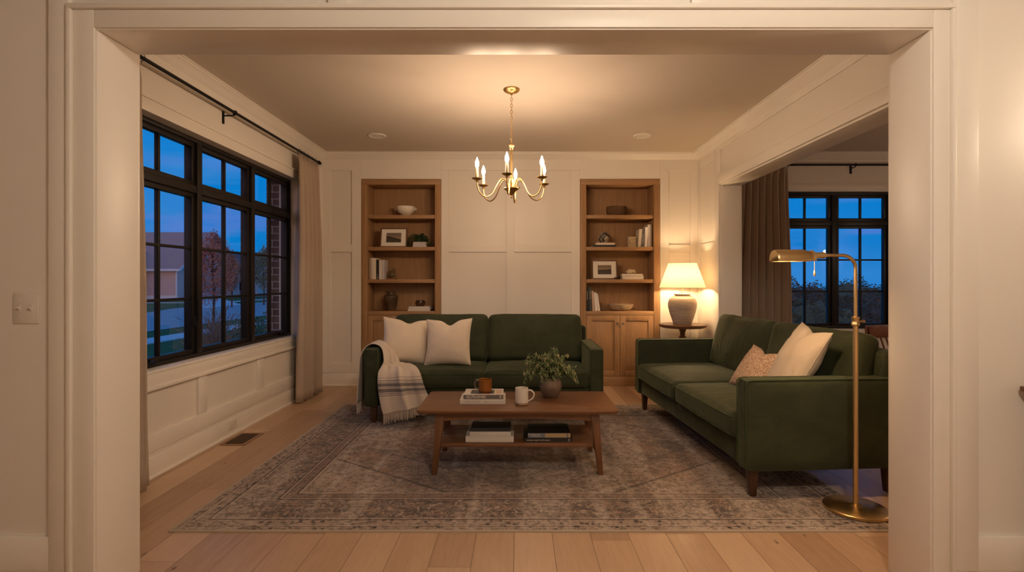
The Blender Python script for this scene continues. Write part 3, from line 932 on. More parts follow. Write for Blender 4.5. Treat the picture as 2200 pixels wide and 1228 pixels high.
# brown jar
JAR = ceramic('brown_salt_glaze', (.055, .03, .016), (.10, .058, .03), .32, 12)
r = MB(); r.lathe([(.0001, 0), (.058, 0), (.062, .01), (.082, .09), (.090, .15), (.088, .185), (.070, .203), (.052, .207), (.050, .228), (.056, .232), (.056, .240), (.048, .240), (.046, .21), (.0001, .205)], seg=44)
tag(r.build('stoneware_jar', JAR, loc=(px(839, 6.58), SY + .09, .925)), 'tall dark brown glazed stoneware jar on the bottom shelf of the left bookcase', 'jar')
for k, (w, t) in enumerate(((.275, .026), (.262, .030))):
    book(w, .19, t, BK['white'], PAGE, 'book', ('lower', 'upper')[k] + ' white book lying under the small dark bowl', (px(900, 6.48) + k * .004, YB + .015, .9253 + (0, .0263)[k]), group='white books under the small dark bowl')
m = MB(); m.lathe([(.0001, 0), (.045, 0), (.058, .02), (.062, .045), (.054, .068), (.046, .072), (.042, .068), (.05, .045), (.045, .02), (.0001, .012)])
tag(m.build('pinch_bowl', ceramic('dark_oxblood_glaze', (.035, .012, .006), (.07, .028, .012), .25, 10), loc=(px(903, 6.57), YB + .11, .9822)), 'small dark glazed round bowl on top of two white books', 'bowl')
DRY = leafmat('dried_leaf', (.05, .04, .03), (.10, .075, .05), .8)
m = MB(); rnd = random.Random(5)
for k in range(16):
    leaf(m, (rnd.uniform(-.014, .014), rnd.uniform(-.02, .02), .004), (rnd.uniform(-.3, .5), rnd.uniform(-1, .3), rnd.uniform(.2, 1)), (0, 0, 1), rnd.uniform(.025, .04), .012)
tag(m.build('dried_leaves', DRY, loc=(px(929, 6.56), YB + .1, .925)), 'sprig of dark dried leaves beside the white books', 'dried plant')

# right case
def woven(name, c1, c2, sz):
    m, n, b = new_mat(name, .8)
    c = n.co(); w = n.n('ShaderNodeTexWave', wave_type='BANDS', bands_direction='Z'); n.L.new(c, w.inputs[0]); w.inputs['Scale'].default_value = sz; w.inputs['Distortion'].default_value = 2.5; w.inputs['Detail'].default_value = 3; w.inputs['Detail Scale'].default_value = 8
    f = n.noise(n.map(c, (1, 1, .4)), 90, 4, .7)
    n.put(b.inputs['Base Color'], n.mix(n.sst(n.m('ADD', n.m('MULTIPLY', w.outputs[1], .4), n.m('MULTIPLY', f, .6)), .35, .65), c1, c2))
    n.put(b.inputs['Normal'], n.bump(n.m('ADD', w.outputs[1], f), .8, .006))
    return m
m = MB(); m.lathe([(.0001, 0), (.105, 0), (.125, .03), (.134, .065), (.132, .105), (.126, .122), (.118, .122), (.122, .1), (.122, .06), (.11, .02), (.0001, .012)], seg=44, sy=.8)
tag(m.build('woven_basket', woven('dark_woven_cane', (.05, .022, .009), (.26, .14, .06), 40), loc=(px(1325, 6.6), YB + .14, 2.116)), 'dark brown woven oval basket on the top shelf of the right bookcase', 'basket')
book(.285, .18, .026, BK['black'], PAGE, 'book', 'black book lying under a cream book on the right bookcase', (px(1298, 6.48), YB + .02, 1.7213), group='books under the patterned vase')
book(.235, .17, .027, BK['cream'], PAGE, 'book', 'cream book lying on a black book under the round patterned vase', (px(1301, 6.48), YB + .022, 1.7476), group='books under the patterned vase')
PATV = ceramic('patterned_grey_glaze', (.035, .03, .026), (.40, .33, .24), .28, 16, (.47, .56))
m = MB(); m.lathe([(.0001, 0), (.036, 0), (.04, .008), (.062, .035), (.071, .068), (.064, .102), (.043, .125), (.034, .129), (.034, .14), (.028, .14), (.026, .125), (.0001, .12)], seg=40)
tag(m.build('round_vase', PATV, loc=(px(1297, 6.58), YB + .11, 1.7748)), 'small round vase with mottled grey and cream glaze, on two stacked books', 'vase')
CARV = ceramic('carved_cream_stone', (.50, .38, .22), (.20, .13, .07), .6, 45, (.5, .6), .6)
r = thing('carved_box', 'small cream carved keepsake box beside the leaning books', 'box', (px(1356, 6.58), YB + .09, 1.721), (0, 0, R(4)))
m = MB(); m.box(-.050, .050, -.03, .03, 0, .118); m.build('body', flat('cream_box_paint', (.52, .41, .26)), r, bevel=.004)
m = MB(); m.box(-.055, .055, -.034, .034, .118, .130); m.build('lid', flat('cream_box_lid', (.56, .45, .30)), r, bevel=.003)
m = MB(); m.box(-.037, .037, -.0345, -.029, .034, .106); m.build('carved_panel', CARV, r, bevel=.002)
g2 = 'books standing beside the carved box'
upright([(.036, .222, BK['cream'], -4, .02, None), (.034, .235, BK['slate'], -3, .02, ('QUILLS STUDIO', PALEINK, .2, .85)), (.034, .245, BK['pale'], -1.5, .0, None), (.028, .277, BK['lilac'], 0, .0, None), (.024, .277, BK['taupe'], 0, .01, ('8', INK, .08, 1))],
        px(1372, YB), 1.721, YB + .01,
        ['cream book leaning right, nearest the carved box', 'dark grey book with pale spine lettering next to the carved box row', 'pale book between the dark grey book and the tall lilac one',
         'tall lilac grey book in the row beside the carved box', 'tall taupe book at the right end of the row, against the cabinet side'], g2)
for k, (w, t, c) in enumerate(((.265, .030, 'pale'), (.268, .018, 'cream'), (.258, .018, 'pale'))):
    book(w, .18, t, BK[c], PAGE, 'book', ('thick bottom', 'middle', 'top')[k] + ' book of the cream stack under the coral lump', (px(1359, 6.49) + (.004, .004, -.003)[k], YB + .025, 1.3203 + (0, .0303, .0486)[k]), group='cream books under the coral')
CORAL = ceramic('coral_white', (.68, .54, .36), (.16, .10, .06), .8, 18, (.55, .68), .8)
m = MB(); m.ball((0, 0, .028), .045, 28, 18, (1.35, .9, .66))
for v in m.v:
    k = 1 + .35 * noise.noise(v * 38) + .2 * noise.noise(v * 90); v.x *= k; v.y *= k; v.z = max(.0, v.z * (1 + .25 * noise.noise(v * 45)))
tag(m.build('coral', CORAL, loc=(px(1356, 6.57), YB + .11, 1.3872)), 'knobbly cream coral with dark spots on top of the cream stack', 'coral')
m = MB(); rnd = random.Random(9)
for k in range(34):
    a = rnd.uniform(-PI, PI)
    leaf(m, (rnd.uniform(-.022, .022), rnd.uniform(-.03, .03), rnd.uniform(.004, .028)), (math.cos(a), math.sin(a), rnd.uniform(-.05, .7)), (0, 0, 1), rnd.uniform(.03, .05), .02)
for v in m.v: v.z = max(v.z, .002)
tag(m.build('dried_flower_head', DRY, loc=(px(1325, 6.47) + .012, YB + .0, 1.3205)), 'dark dried flower head between the field photograph and cream stack', 'dried plant')
g3 = 'books leaning at the left of the woven bowl'
upright([(.030, .298, BK['black'], 1, .0, ('TRAVELLER', PALEINK, .45, 1.3)), (.036, .298, BK['green'], 1.5, .005, ('BOTANICAL', GOLDINK, .5, 1)), (.026, .25, BK['pink'], 3, .0, None), (.036, .228, BK['pale'], 4, .0, None), (.026, .213, BK['pale'], 8, .0, None)],
        px(1260.5, YB), .925, YB + .01,
        ['black book at the far left of the lowest shelf, against the cabinet side', 'dark green book second from left on the lowest shelf', 'slim pinkish tan book beside the dark green book', 'thick pale book leaning left, middle of the lowest row', 'slim pale book leaning furthest left, nearest the woven bowl'], g3)
m = MB(); m.lathe([(.0001, 0), (.09, .0), (.125, .02), (.15, .05), (.162, .08), (.155, .083), (.142, .055), (.118, .028), (.085, .012), (.0001, .01)], seg=44)
tag(m.build('woven_bowl', woven('pale_woven_rattan', (.42, .28, .15), (.74, .58, .38), 60), loc=(px(1333, 6.6), YB + .13, .925)), 'shallow pale woven rattan bowl on the lowest shelf', 'bowl')

# ------------------------------------------------------------------ sofas
def sofa(label, W_, D, armz, backz, cushtop, seed, legh=.15, ct=.19, cb=.215):
    r = thing('sofa', label, 'sofa')
    aw = .125; f = -D / 2
    m = MB(); m.box(-W_ / 2 + aw - .005, W_ / 2 - aw + .005, f + .025, D / 2 - .1, legh + .01, .325); m.build('seat_base', GREEN, r, bevel=.012, bseg=3)
    for s in (-1, 1):
        a = -W_ / 2 if s < 0 else W_ / 2 - aw
        m = soft_box(aw, D - .01, armz - legh, .022, 10, (.004, .002, .002), .0016, seed + s, 6)
        m.build('arm', GREEN, r, loc=(a + aw / 2, 0, (armz + legh) / 2))
        pm = MB(); rr = .02
        for xx in (a + .006, a + aw - .006):
            pm.tube([(xx, f + .004, legh + .02), (xx, f + .004, armz - .02), (xx, f + .015, armz - .006), (xx, f + .04, armz - .001), (xx, D / 2 - .04, armz - .001)], .0035, 6)
        pm.build('piping', GREEN_PIPE, r)
    m = MB(); t = .17
    m.hexa([(-W_ / 2 + .05, D / 2 - t, legh + .01), (W_ / 2 - .05, D / 2 - t, legh + .01), (W_ / 2 - .05, D / 2 - .02, legh + .01), (-W_ / 2 + .05, D / 2 - .02, legh + .01)],
           [(-W_ / 2 + .055, D / 2 - .11, backz), (W_ / 2 - .055, D / 2 - .11, backz), (W_ / 2 - .055, D / 2 + .03, backz), (-W_ / 2 + .055, D / 2 + .03, backz)])
    m.build('back_frame', GREEN, r, bevel=.03, bseg=4)
    cw = (W_ - 2 * aw) / 2 - .004
    sd = D - .33
    for s in (-1, 1):
        m = soft_box(cw, sd + .16, .155, .045, 22, (.004, .012, .026), .006, seed * 3 + s, 5)
        sc = m.build('seat_cushion', GREEN, r, loc=(s * (cw / 2 + .003), f + (sd + .16) / 2 - .015, .397))
        pm = MB(); q = .05
        for zz in (.055, -.055):
            hx, hy = cw / 2 - .004, (sd + .16) / 2 + .0
            ring = []
            for (sx, sy) in ((-1, -1), (1, -1), (1, 1), (-1, 1)):
                for k in range(5):
                    aa = {(-1, -1): PI, (1, -1): 1.5 * PI, (1, 1): 0, (-1, 1): .5 * PI}[(sx, sy)] + k * PI / 8
                    ring.append((sx * (hx - q) + q * math.cos(aa), sy * (hy - q) + q * math.sin(aa), zz))
            out = []
            for i in range(len(ring)):
                p0 = Vector(ring[i]); p1 = Vector(ring[(i + 1) % len(ring)])
                for k in range(6):
                    p = p0.lerp(p1, k / 6)
                    by = math.copysign(.0125, p.y) * (1 - min(1, abs(p.x) / (cw / 2)) ** 2.2) * (1 if abs(p.y) > hy - .03 else 0) * .62
                    out.append((p.x, p.y + by, p.z))
            pm.tube(out, .0032, 6, True)
        pm.build('piping', GREEN_PIPE, sc)
        # back cushion, leaning
        bh = cushtop - .45
        m = soft_box(cw - .004, ct, bh, .055, 24, (.006, .030, .004), .011, seed * 5 + s + 2, 5.5)
        bo = m.build('back_cushion', GREEN, r, loc=(s * (cw / 2 + .002), D / 2 - cb, .465 + bh / 2), rot=(R(-14), 0, R(1.0 * s)))
    for sx in (-1, 1):
        for sy in (-1, 1):
            m = MB(); x = sx * (W_ / 2 - .075); y = sy * (D / 2 - .075); a = .030; b2 = .019
            m.hexa([(x - b2, y - b2, 0), (x + b2, y - b2, 0), (x + b2, y + b2, 0), (x - b2, y + b2, 0)], [(x - a, y - a, legh + .02), (x + a, y - a, legh + .02), (x + a, y + a, legh + .02), (x - a, y + a, legh + .02)])
            m.build('leg', DARKLEG, r, bevel=.004)
    return r
SX = -.31
s1 = sofa('green velvet sofa against the back wall, with the fringed throw over its arm', 2.165, .90, .675, .82, .925, 1)
s1.location = (SX, 5.15, .008)
s2 = sofa('green velvet sofa on the right, side on, nearest the brass floor lamp', 2.25, 1.01, .705, .86, .945, 2, .165, .15, .19)
s2.location = (1.77, 4.22, .008); s2.rotation_euler = (0, 0, R(-86.2))
# rear legs of the first sofa stand off the rug: rug ends at y 5.45

def scatter(label, loc, rot, w, h, t, mat, seed, back=None, **kw):
    r = thing('throw_pillow', label, 'pillow', loc, rot)
    if back:
        pillow(w, h, t, seed, half='front', **kw).build('front_face', mat, r, ang=80)
        o = pillow(w, h, t, seed, half='back', **kw).build('back_face', back, r, ang=80); o['label'] = 'plain cream back'
    else:
        pillow(w, h, t, seed, **kw).build('cover', mat, r, ang=80, weld=True)
    sm = MB(); pts = []
    K = 24
    def edge(u, v):
        ex = w / 2 * u * (1 - .095 * (1 - v * v) * abs(u) ** 1.5); ez = h / 2 * v * (1 - .085 * (1 - u * u) * abs(v) ** 1.5)
        ez -= kw.get('chop', .03) * math.exp(-((u - .05) / .27) ** 2) * max(0, v) ** 2
        return (ex, 0, ez + h / 2)
    for i in range(K): pts.append(edge(-1 + 2 * i / K, -1))
    for i in range(K): pts.append(edge(1, -1 + 2 * i / K))
    for i in range(K): pts.append(edge(1 - 2 * i / K, 1))
    for i in range(K): pts.append(edge(-1, 1 - 2 * i / K))
    sm.tube(pts, .0028, 6, True); sm.build('seam', mat, r)
    return r
scatter('cream pillow on the left, partly behind the other cream pillow on the back sofa', (-1.085, 4.985, .505), (R(-19), R(5), R(13)), .47, .45, .17, CREAM, 1, chop=.035)
scatter('cream pillow in front, overlapping its twin on the back sofa', (-.665, 4.895, .510), (R(-18), R(-2), R(-7)), .45, .445, .17, CREAM, 5, chop=.05)
scatter('large sand coloured pillow by the near arm of the right sofa', (1.755, 3.555, .50), (R(-27), R(4), R(-97)), .46, .55, .19, SAND, 9, chop=.04, wr=.011)
scatter('small speckled boucle pillow with plain cream back on the right sofa', (1.67, 3.88, .495), (R(-33), R(6), R(-80)), .35, .35, .14, BOUCLE, 4, back=CREAM, chop=.03)

# ------------------------------------------------------------------ fringed throw
def throw_mat():
    m, n, b = new_mat('striped_wool_throw', .95, spec=.1)
    b.inputs['Sheen Weight'].default_value = .2
    uv = n.co('UV'); u, v, _ = n.sep(uv)
    w1 = n.m('SINE', n.m('MULTIPLY', n.m('ADD', u, v), 900)); w2 = n.m('SINE', n.m('MULTIPLY', n.m('SUBTRACT', u, v), 900))
    wv = n.m('MULTIPLY', w1, w2)
    base = n.mix(n.sst(wv, -.3, .8), (.55, .465, .385), (.72, .63, .54))
    stripe = 0.0
    tot = None
    for a0, a1 in ((.135, .141), (.150, .156), (.163, .192), (.199, .203), (.209, .238), (.245, .249), (.258, .264), (.285, .288)):
        s = n.band(u, a0, a1, .001)
        tot = s if tot is None else n.m('MAXIMUM', tot, s)
        s = n.band(n.m('SUBTRACT', n.m('MULTIPLY', n.m('ADD', 0.0, 1.0), 1.93), u), a0, a1, .001)
        tot = n.m('MAXIMUM', tot, s)
    col = n.mix(n.m('MULTIPLY', tot, n.sst(wv, -.9, .6, .65, 1)), base, (.13, .115, .125))
    n.put(b.inputs['Base Color'], col)
    n.put(b.inputs['Normal'], n.bump(n.m('ADD', n.m('MULTIPLY', wv, .5), n.noise(n.co(), 220, 2)), .35, .003))
    return m
THROW = throw_mat()
FRINGE = cloth('wool_fringe', (.55, .47, .39), (.45, .37, .30), 200)
rowsL = [(-1.455, 4.735, .185), (-1.440, 4.735, .42), (-1.428, 4.745, .61), (-1.385, 4.765, .697), (-1.325, 4.775, .718), (-1.262, 4.765, .690), (-1.236, 4.745, .600), (-1.232, 4.725, .535), (-1.238, 4.690, .508), (-1.245, 4.640, .470), (-1.238, 4.610, .37), (-1.215, 4.600, .24), (-1.185, 4.595, .125)]
rowsR = [(-1.458, 5.20, .185), (-1.440, 5.18, .42), (-1.428, 5.14, .61), (-1.385, 5.11, .697), (-1.325, 5.07, .718), (-1.250, 5.02, .680), (-1.165, 4.97, .590), (-1.110, 4.90, .525), (-.975, 4.84, .520), (-.880, 4.655, .490), (-.830, 4.605, .38), (-.79, 4.600, .29), (-.755, 4.600, .215)]
Lc = cr(rowsL, 10); Rc = cr(rowsR, 10)
nu = len(Lc); nv = 56
arc = [0]
for i in range(1, nu): arc.append(arc[-1] + ((Lc[i] + Rc[i]) / 2 - (Lc[i - 1] + Rc[i - 1]) / 2).length)
tot_len = arc[-1]
rows = []; uvs = []
for i in range(nu):
    t = i / (nu - 1); row = []
    Lp, Rp = Lc[i], Rc[i]
    tang = ((Lc[min(i + 1, nu - 1)] + Rc[min(i + 1, nu - 1)]) - (Lc[max(0, i - 1)] + Rc[max(0, i - 1)])).normalized()
    side = (Rp - Lp).normalized(); nor = side.cross(tang).normalized()
    if nor.z < -.05 or (abs(nor.z) < .3 and t > .5 and nor.y > 0) or (t < .15 and nor.x > 0): nor = -nor
    gather = math.exp(-((t - .52) / .13) ** 2)
    hang = max(0, (t - .72) / .28)
    amp = .006 + .017 * gather + .016 * hang + .005 * max(0, .2 - t) * 5
    for j in range(nv + 1):
        v = j / nv
        p = Lp.lerp(Rp, v)
        ph = 2 * PI * v
        w = math.sin(ph * (4.2 * gather + 2.2 * (1 - gather)) + 1.2) * .6 + math.sin(ph * 5.3 + 2 + t * 3) * .25 * (1 - .5 * hang) + noise.noise(Vector((v * 4, t * 9, 3))) * .5
        env = .55 + .45 * math.sin(PI * v)
        off = amp * (w + .9) * env
        p = p + nor * off
        # large lap fold in the hanging front
        if t > .66:
            k = math.exp(-((v - .52) / .05) ** 2) * min(1, (t - .66) / .1); p = p + nor * .022 * k
        row.append(tuple(p)); uvs.append((tot_len - arc[i], v * .45))
    rows.append(row)
m = MB(); m.grid(rows); m.uv = uvs
thr = m.build('throw_blanket', THROW, ang=180)
md = thr.modifiers.new('s', 'SOLIDIFY'); md.thickness = .007; md.offset = 0
tag(thr, 'cream woollen throw with grey stripes and fringe over the back sofa arm', 'blanket')
rnd = random.Random(2)
for row, dwn in ((rows[-1], .085), (rows[0], .10)):
    n_ = 54; fm = MB()
    for k in range(n_):
        q = (k + .5) / n_ * nv; i = min(int(q), nv - 1); p = Vector(row[i]).lerp(Vector(row[i + 1]), q - i)
        l = dwn * rnd.uniform(.82, 1.05); sx, sy = rnd.uniform(-.006, .006), rnd.uniform(-.006, .004)
        fm.tube([p + Vector((0, 0, .004)), p + Vector((sx * .4, sy * .4, -l * .5)), p + Vector((sx, sy, -l))], [.0034, .0038, .0026], 6)
    for v in fm.v: v.z = max(v.z, .011)
    fm.build('fringe', FRINGE, thr)

# ------------------------------------------------------------------ rug
RX0, RX1, RY0, RY1 = -1.81, 1.965, 2.695, 5.45
hx, hy = (RX1 - RX0) / 2, (RY1 - RY0) / 2
m = MB(); NN = 60
def rz(u, v): return .0078 + .0006 * noise.noise(Vector((u * 5, v * 5, 0)))
def rx(u, v): return (hx + .006 * noise.noise(Vector((v * 3, 1, 0)))) * u
def ry(u, v): return (hy + .006 * noise.noise(Vector((u * 3, 7, 0)))) * v
top = [[(rx(2 * i / NN - 1, 2 * j / NN - 1), ry(2 * i / NN - 1, 2 * j / NN - 1), rz(i / NN, j / NN)) for i in range(NN + 1)] for j in range(NN + 1)]
m.grid(top)
ringp = [top[0][i] for i in range(NN)] + [top[j][NN] for j in range(NN)] + [top[NN][NN - i] for i in range(NN)] + [top[NN - j][0] for j in range(NN)]
o0 = len(m.v); m.add([(p[0], p[1], p[2]) for p in ringp] + [(p[0] * 1.001, p[1] * 1.001, .0004) for p in ringp], [(k, (k + 1) % len(ringp), len(ringp) + (k + 1) % len(ringp), len(ringp) + k) for k in range(len(ringp))])
ru = m.build('area_rug', rug_mat(hx, hy), loc=((RX0 + RX1) / 2, (RY0 + RY1) / 2, 0), weld=True)
tag(ru, 'worn brown and grey patterned rug under the coffee table', 'rug')

# ------------------------------------------------------------------ coffee table
TX, TY, TZ = -.004, 3.725, .448
r = thing('coffee_table', 'walnut coffee table with splayed legs and lower shelf on the rug', 'table', (TX, TY, .008))
TZ -= .008
m = MB(); hw, hd, q = .668, .302, .03
out = []
for (sx, sy, a0) in ((1, 1, 0), (-1, 1, PI / 2), (-1, -1, PI), (1, -1, 1.5 * PI)):
    for k in range(7):
        a = a0 + k * PI / 12; out.append((sx * (hw - q) + q * math.cos(a), sy * (hd - q) + q * math.sin(a)))
n_ = len(out)
m.add([(x, y, TZ) for x, y in out] + [(x, y, TZ - .012) for x, y in out] + [(x * .985, y * .975, TZ - .027) for x, y in out],
      [tuple(range(n_)), tuple(3 * n_ - 1 - k for k in range(n_))] + [(k, (k + 1) % n_, n_ + (k + 1) % n_, n_ + k) for k in range(n_)] + [(n_ + k, n_ + (k + 1) % n_, 2 * n_ + (k + 1) % n_, 2 * n_ + k) for k in range(n_)])
m.build('tabletop', WALNUT, r, bevel=.002)
for sx in (-1, 1):
    for sy in (-1, 1):
        m = MB(); xt0, xt1 = .485, .545; xb0, xb1 = .538, .572; y0, y1 = sy * .235 - .02, sy * .235 + .02
        yb0, yb1 = sy * .245 - .016, sy * .245 + .016
        m.hexa([(sx * xb0, yb0, 0), (sx * xb1, yb0, 0), (sx * xb1, yb1, 0), (sx * xb0, yb1, 0)], [(sx * xt0, y0, TZ - .027), (sx * xt1, y0, TZ - .027), (sx * xt1, y1, TZ - .027), (sx * xt0, y1, TZ - .027)])
        m.build('leg', WALNUT_V, r, bevel=.006)
for sy in (-1, 1):
    m = MB(); K = 16; vs = []; fs = []
    for k in range(K + 1):
        x = -.49 + .98 * k / K; zb = TZ - .027 - .055 + .016 * (1 - (x / .49) ** 2)
        for y in (sy * .235 - .01, sy * .235 + .01): vs += [(x, y, zb), (x, y, TZ - .027)]
    for k in range(K):
        a = k * 4; b4 = a + 4
        fs += [(a, b4, b4 + 1, a + 1), (a + 2, a + 3, b4 + 3, b4 + 2), (a, a + 2, b4 + 2, b4), (a + 1, b4 + 1, b4 + 3, a + 3)]
    fs += [(0, 1, 3, 2), (K * 4, K * 4 + 2, K * 4 + 3, K * 4 + 1)]
    m.add(vs, fs); m.build('apron', WALNUT, r)
for sx in (-1, 1):
    m = MB(); m.box(sx * .505 - .01, sx * .505 + .01, -.225, .225, TZ - .08, TZ - .027); m.build('side_apron', WALNUT, r, bevel=.003)
    m = MB(); m.box(sx * .530 - .012, sx * .530 + .012, -.228, .228, .150, .178); m.build('stretcher', WALNUT, r, bevel=.003)
m = MB(); m.box(-.532, .532, -.232, .232, .178, .203); m.build('lower_shelf', WALNUT, r, bevel=.004)
ZT = .448; ZS = .2112
def at(x, y, z):    # a photo pixel at a known height -> ground position
    Y = 1120 * (1.3 - z) / (y - 603); return ((x - 1113) * Y / 1120, Y)
# books on the table top
bx, by = at(1037, 868, ZT)
r = book(.315, .215, .032, BK['white'], PAGE, 'book', 'cream book at the bottom of the pile on the table top', (bx, by, ZT + .0004), (0, 0, R(1)), 'books on the coffee table top', text=[('SIONE HUS', .019, flat('tan_ink', (.38, .29, .2)), -.125, .5, 1.15), ('Suffivrit', .009, INK, .005, .5, 1.4), ('~', .02, INK, .125, .5, 1)])
m = MB(); m.box(.055, .118, -.0006, 0, .0155, .0165); m.build('rule_line', INK, r)
COVERPIC = ceramic('book_cover_photograph', (.02, .017, .016), (.10, .085, .08), .4, 20)
r = book(.275, .20, .031, BK['white'], PAGE, 'book', 'grey spined book on top of the cream one, under the amber mug', (bx + .004, by + .012, ZT + .0328), (0, 0, R(.5)), 'books on the coffee table top')
m = MB(); m.box(-.1375, .1375, -.0012, -.0001, .0008, .0302); o = m.build('spine', flat('grey_spine', (.15, .13, .125)), r); o['label'] = 'dark grey spine'
lettering('SICPSLEIHBS', .0275, PALEINK, r, (-.118, -.0016, .0155), (R(90), 0, 0), .92)
lettering('8', .0275, PALEINK, r, (.112, -.0016, .0155), (R(90), 0, 0), 1)
m = MB(); m.box(-.092, .072, .03, .165, .0309, .0314); m.build('cover_picture', COVERPIC, r)
m = MB(); m.box(.0, .04, .004, .03, .0309, .0313); m.box(.083, .125, .03, .16, .0309, .0313); o = m.build('cover_block', BK['pink'], r)
# amber mug
AMBER = ceramic('amber_drip_glaze', (.24, .08, .013), (.09, .028, .007), .18, 5, (.48, .75), .05, sc3=(.4, .4, 1.4))
mx, my = at(1042, 843, ZT + .065)
r = thing('mug', 'amber brown glazed mug standing on the pile of books', 'mug', (mx, my + .03, ZT + .0647))
m = MB(); m.lathe([(.0001, .003), (.042, 0), (.046, .005), (.0475, .02), (.0475, .075), (.049, .088), (.047, .091), (.0445, .088), (.0435, .02), (.0001, .010)], seg=44); m.build('mug_body', AMBER, r)
m = MB(); m.tube(cr([(-.046, 0, .078), (-.062, 0, .082), (-.074, 0, .066), (-.074, 0, .045), (-.066, 0, .028), (-.046, 0, .022)], 6), .0055, 8)
m.ball((-.064, 0, .084), .0065, 8, 6); m.build('handle', ceramic('grey_brown_glaze', (.16, .11, .075), (.09, .055, .03), .25), r)
# speckled mug
SPECK, n, b = new_mat('speckled_white_glaze', .35)
c = n.co(); x, y, z = n.sep(c)
sp = n.sst(n.vor(c, 230, 'F1', 0), .10, .20, 1, 0)
n.put(b.inputs['Base Color'], n.mix(n.sst(z, .017, .0185), (.42, .30, .19), n.mix(n.m('MULTIPLY', sp, .65), (.66, .60, .53), (.2, .15, .11))))
n.put(b.inputs['Roughness'], n.sst(z, .017, .0185, .85, .3))
mx, my = at(1121, 871, ZT)
r = thing('mug', 'white speckled mug with a bare clay foot, between books and vase', 'mug', (mx, my + .04, ZT), (0, 0, R(-8)))
m = MB(); m.lathe([(.0001, .002), (.036, 0), (.043, .004), (.0455, .016), (.0455, .02), (.0455, .112), (.0445, .115), (.0425, .113), (.0415, .02), (.0001, .012)], seg=48); m.build('mug_body', SPECK, r)
m = MB(); m.tube(cr([(.044, 0, .096), (.062, 0, .099), (.080, 0, .086), (.085, 0, .066), (.074, 0, .044), (.058, 0, .031), (.044, 0, .024)], 6), .0058, 10); m.build('handle', SPECK, r)
# stoneware vase with greenery
STONE = ceramic('brown_stoneware', (.17, .115, .082), (.13, .085, .062), .6, 6, (.4, .6), .5, 1)
vx, vy = at(1184, 856, ZT)
vy += .055
r = thing('flower_vase', 'round brown stoneware vase holding the greenery on the coffee table', 'vase', (vx, vy, ZT))
m = MB(); m.lathe([(.0001, .002), (.048, 0), (.053, .004), (.066, .03), (.079, .065), (.082, .09), (.076, .118), (.060, .138), (.055, .144), (.050, .145), (.046, .135), (.0001, .12)], seg=48); m.build('vase_body', STONE, r)
LEAFG = leafmat('grey_green_leaf', (.085, .13, .04), (.20, .24, .10), .5)
STEMG = leafmat('green_stem', (.05, .085, .025), (.09, .11, .04), .6)
BUDM = leafmat('pale_bud', (.30, .24, .11), (.46, .36, .20), .6)
tp = thing('greenery', 'loose bunch of green stems and pale buds standing in the brown vase', 'plant', (vx, vy, ZT + .11))
lm, sm_, bm_ = MB(), MB(), MB(); rnd = random.Random(21)
for k in range(100):
    a = rnd.uniform(-PI, PI); reach = rnd.uniform(.06, .20) * (1 - .25 * abs(math.sin(a))); hz = rnd.uniform(.05, .20) * (1.1 - .4 * reach / .2)
    dx, dy = math.cos(a) * reach, math.sin(a) * reach * .8
    tip = (dx, dy, hz)
    if k < 6: tip = [(-.165, -.02, .185), (-.12, .0, .17), (.02, 0, .225), (.045, .02, .22), (.12, 0, .185), (-.10, .03, .19)][k]
    pts = cr([(dx * .06, dy * .06, 0), (tip[0] * .35, tip[1] * .35, tip[2] * .62 + .03), (tip[0] * .8, tip[1] * .8, tip[2] * .95 + .012), tip], 5)
    sm_.tube(pts, .0014, 5)
    for i, p in enumerate(pts[4:]):
        for q in range(3 if i > 3 else 2):
            if rnd.random() < .82:
                d = (pts[min(len(pts) - 1, i + 5)] - p)
                d = d.normalized() if d.length > 1e-5 else Vector((0, 0, 1))
                dd = d + Vector((rnd.uniform(-1, 1), rnd.uniform(-1, 1), rnd.uniform(-.7, .8)))
                leaf(lm, p, dd, (rnd.uniform(-.3, .3), rnd.uniform(-.5, 0), 1), rnd.uniform(.018, .042), rnd.uniform(.007, .011), .3)
    if rnd.random() < .62:
        for q in range(rnd.choice((1, 2, 3))):
            p = pts[-1] + Vector((rnd.uniform(-.01, .01), rnd.uniform(-.01, .01), rnd.uniform(-.012, .006)))
            d = Vector((rnd.uniform(-.6, .6), rnd.uniform(-.4, .4), 1)).normalized()
            bm_.tube([p, p + d * .006, p + d * .014, p + d * .022], [.001, .0045, .004, .0008], 7)
# drooping sprigs over the rim
for a, rr in ((-2.9, .19), (-2.6, .17), (2.9, .20), (-.4, .19), (.1, .18), (-.2, .2), (-1.9, .09), (-1.2, .08), (-2.2, .12)):
    tip = Vector((math.cos(a) * rr, math.sin(a) * rr * .8, rnd.uniform(.0, .06) if rr > .15 else .025))
    pts = cr([(0, 0, .0), (tip.x * .5, tip.y * .5, .11), (tip.x * .85, tip.y * .85, .10), tip], 6); sm_.tube(pts, .0013, 5)
    for p in pts[8:]:
        for q in range(2): leaf(lm, p, (rnd.uniform(-.6, .6), rnd.uniform(-.6, .3), -1), (rnd.uniform(-1, 1), -1, .2), rnd.uniform(.02, .035), .008, .2)
        if rnd.random() < .4:
            d = Vector((rnd.uniform(-.5, .5), rnd.uniform(-.5, .2), -1)).normalized(); bm_.tube([p, p + d * .006, p + d * .014, p + d * .022], [.001, .0045, .004, .0008], 7)
for mb in (lm, sm_, bm_):
    for v in mb.v: v.z = max(v.z, -.05)
sm_.build('stems', STEMG, tp); lm.build('leaves', LEAFG, tp); bm_.build('buds', BUDM, tp)
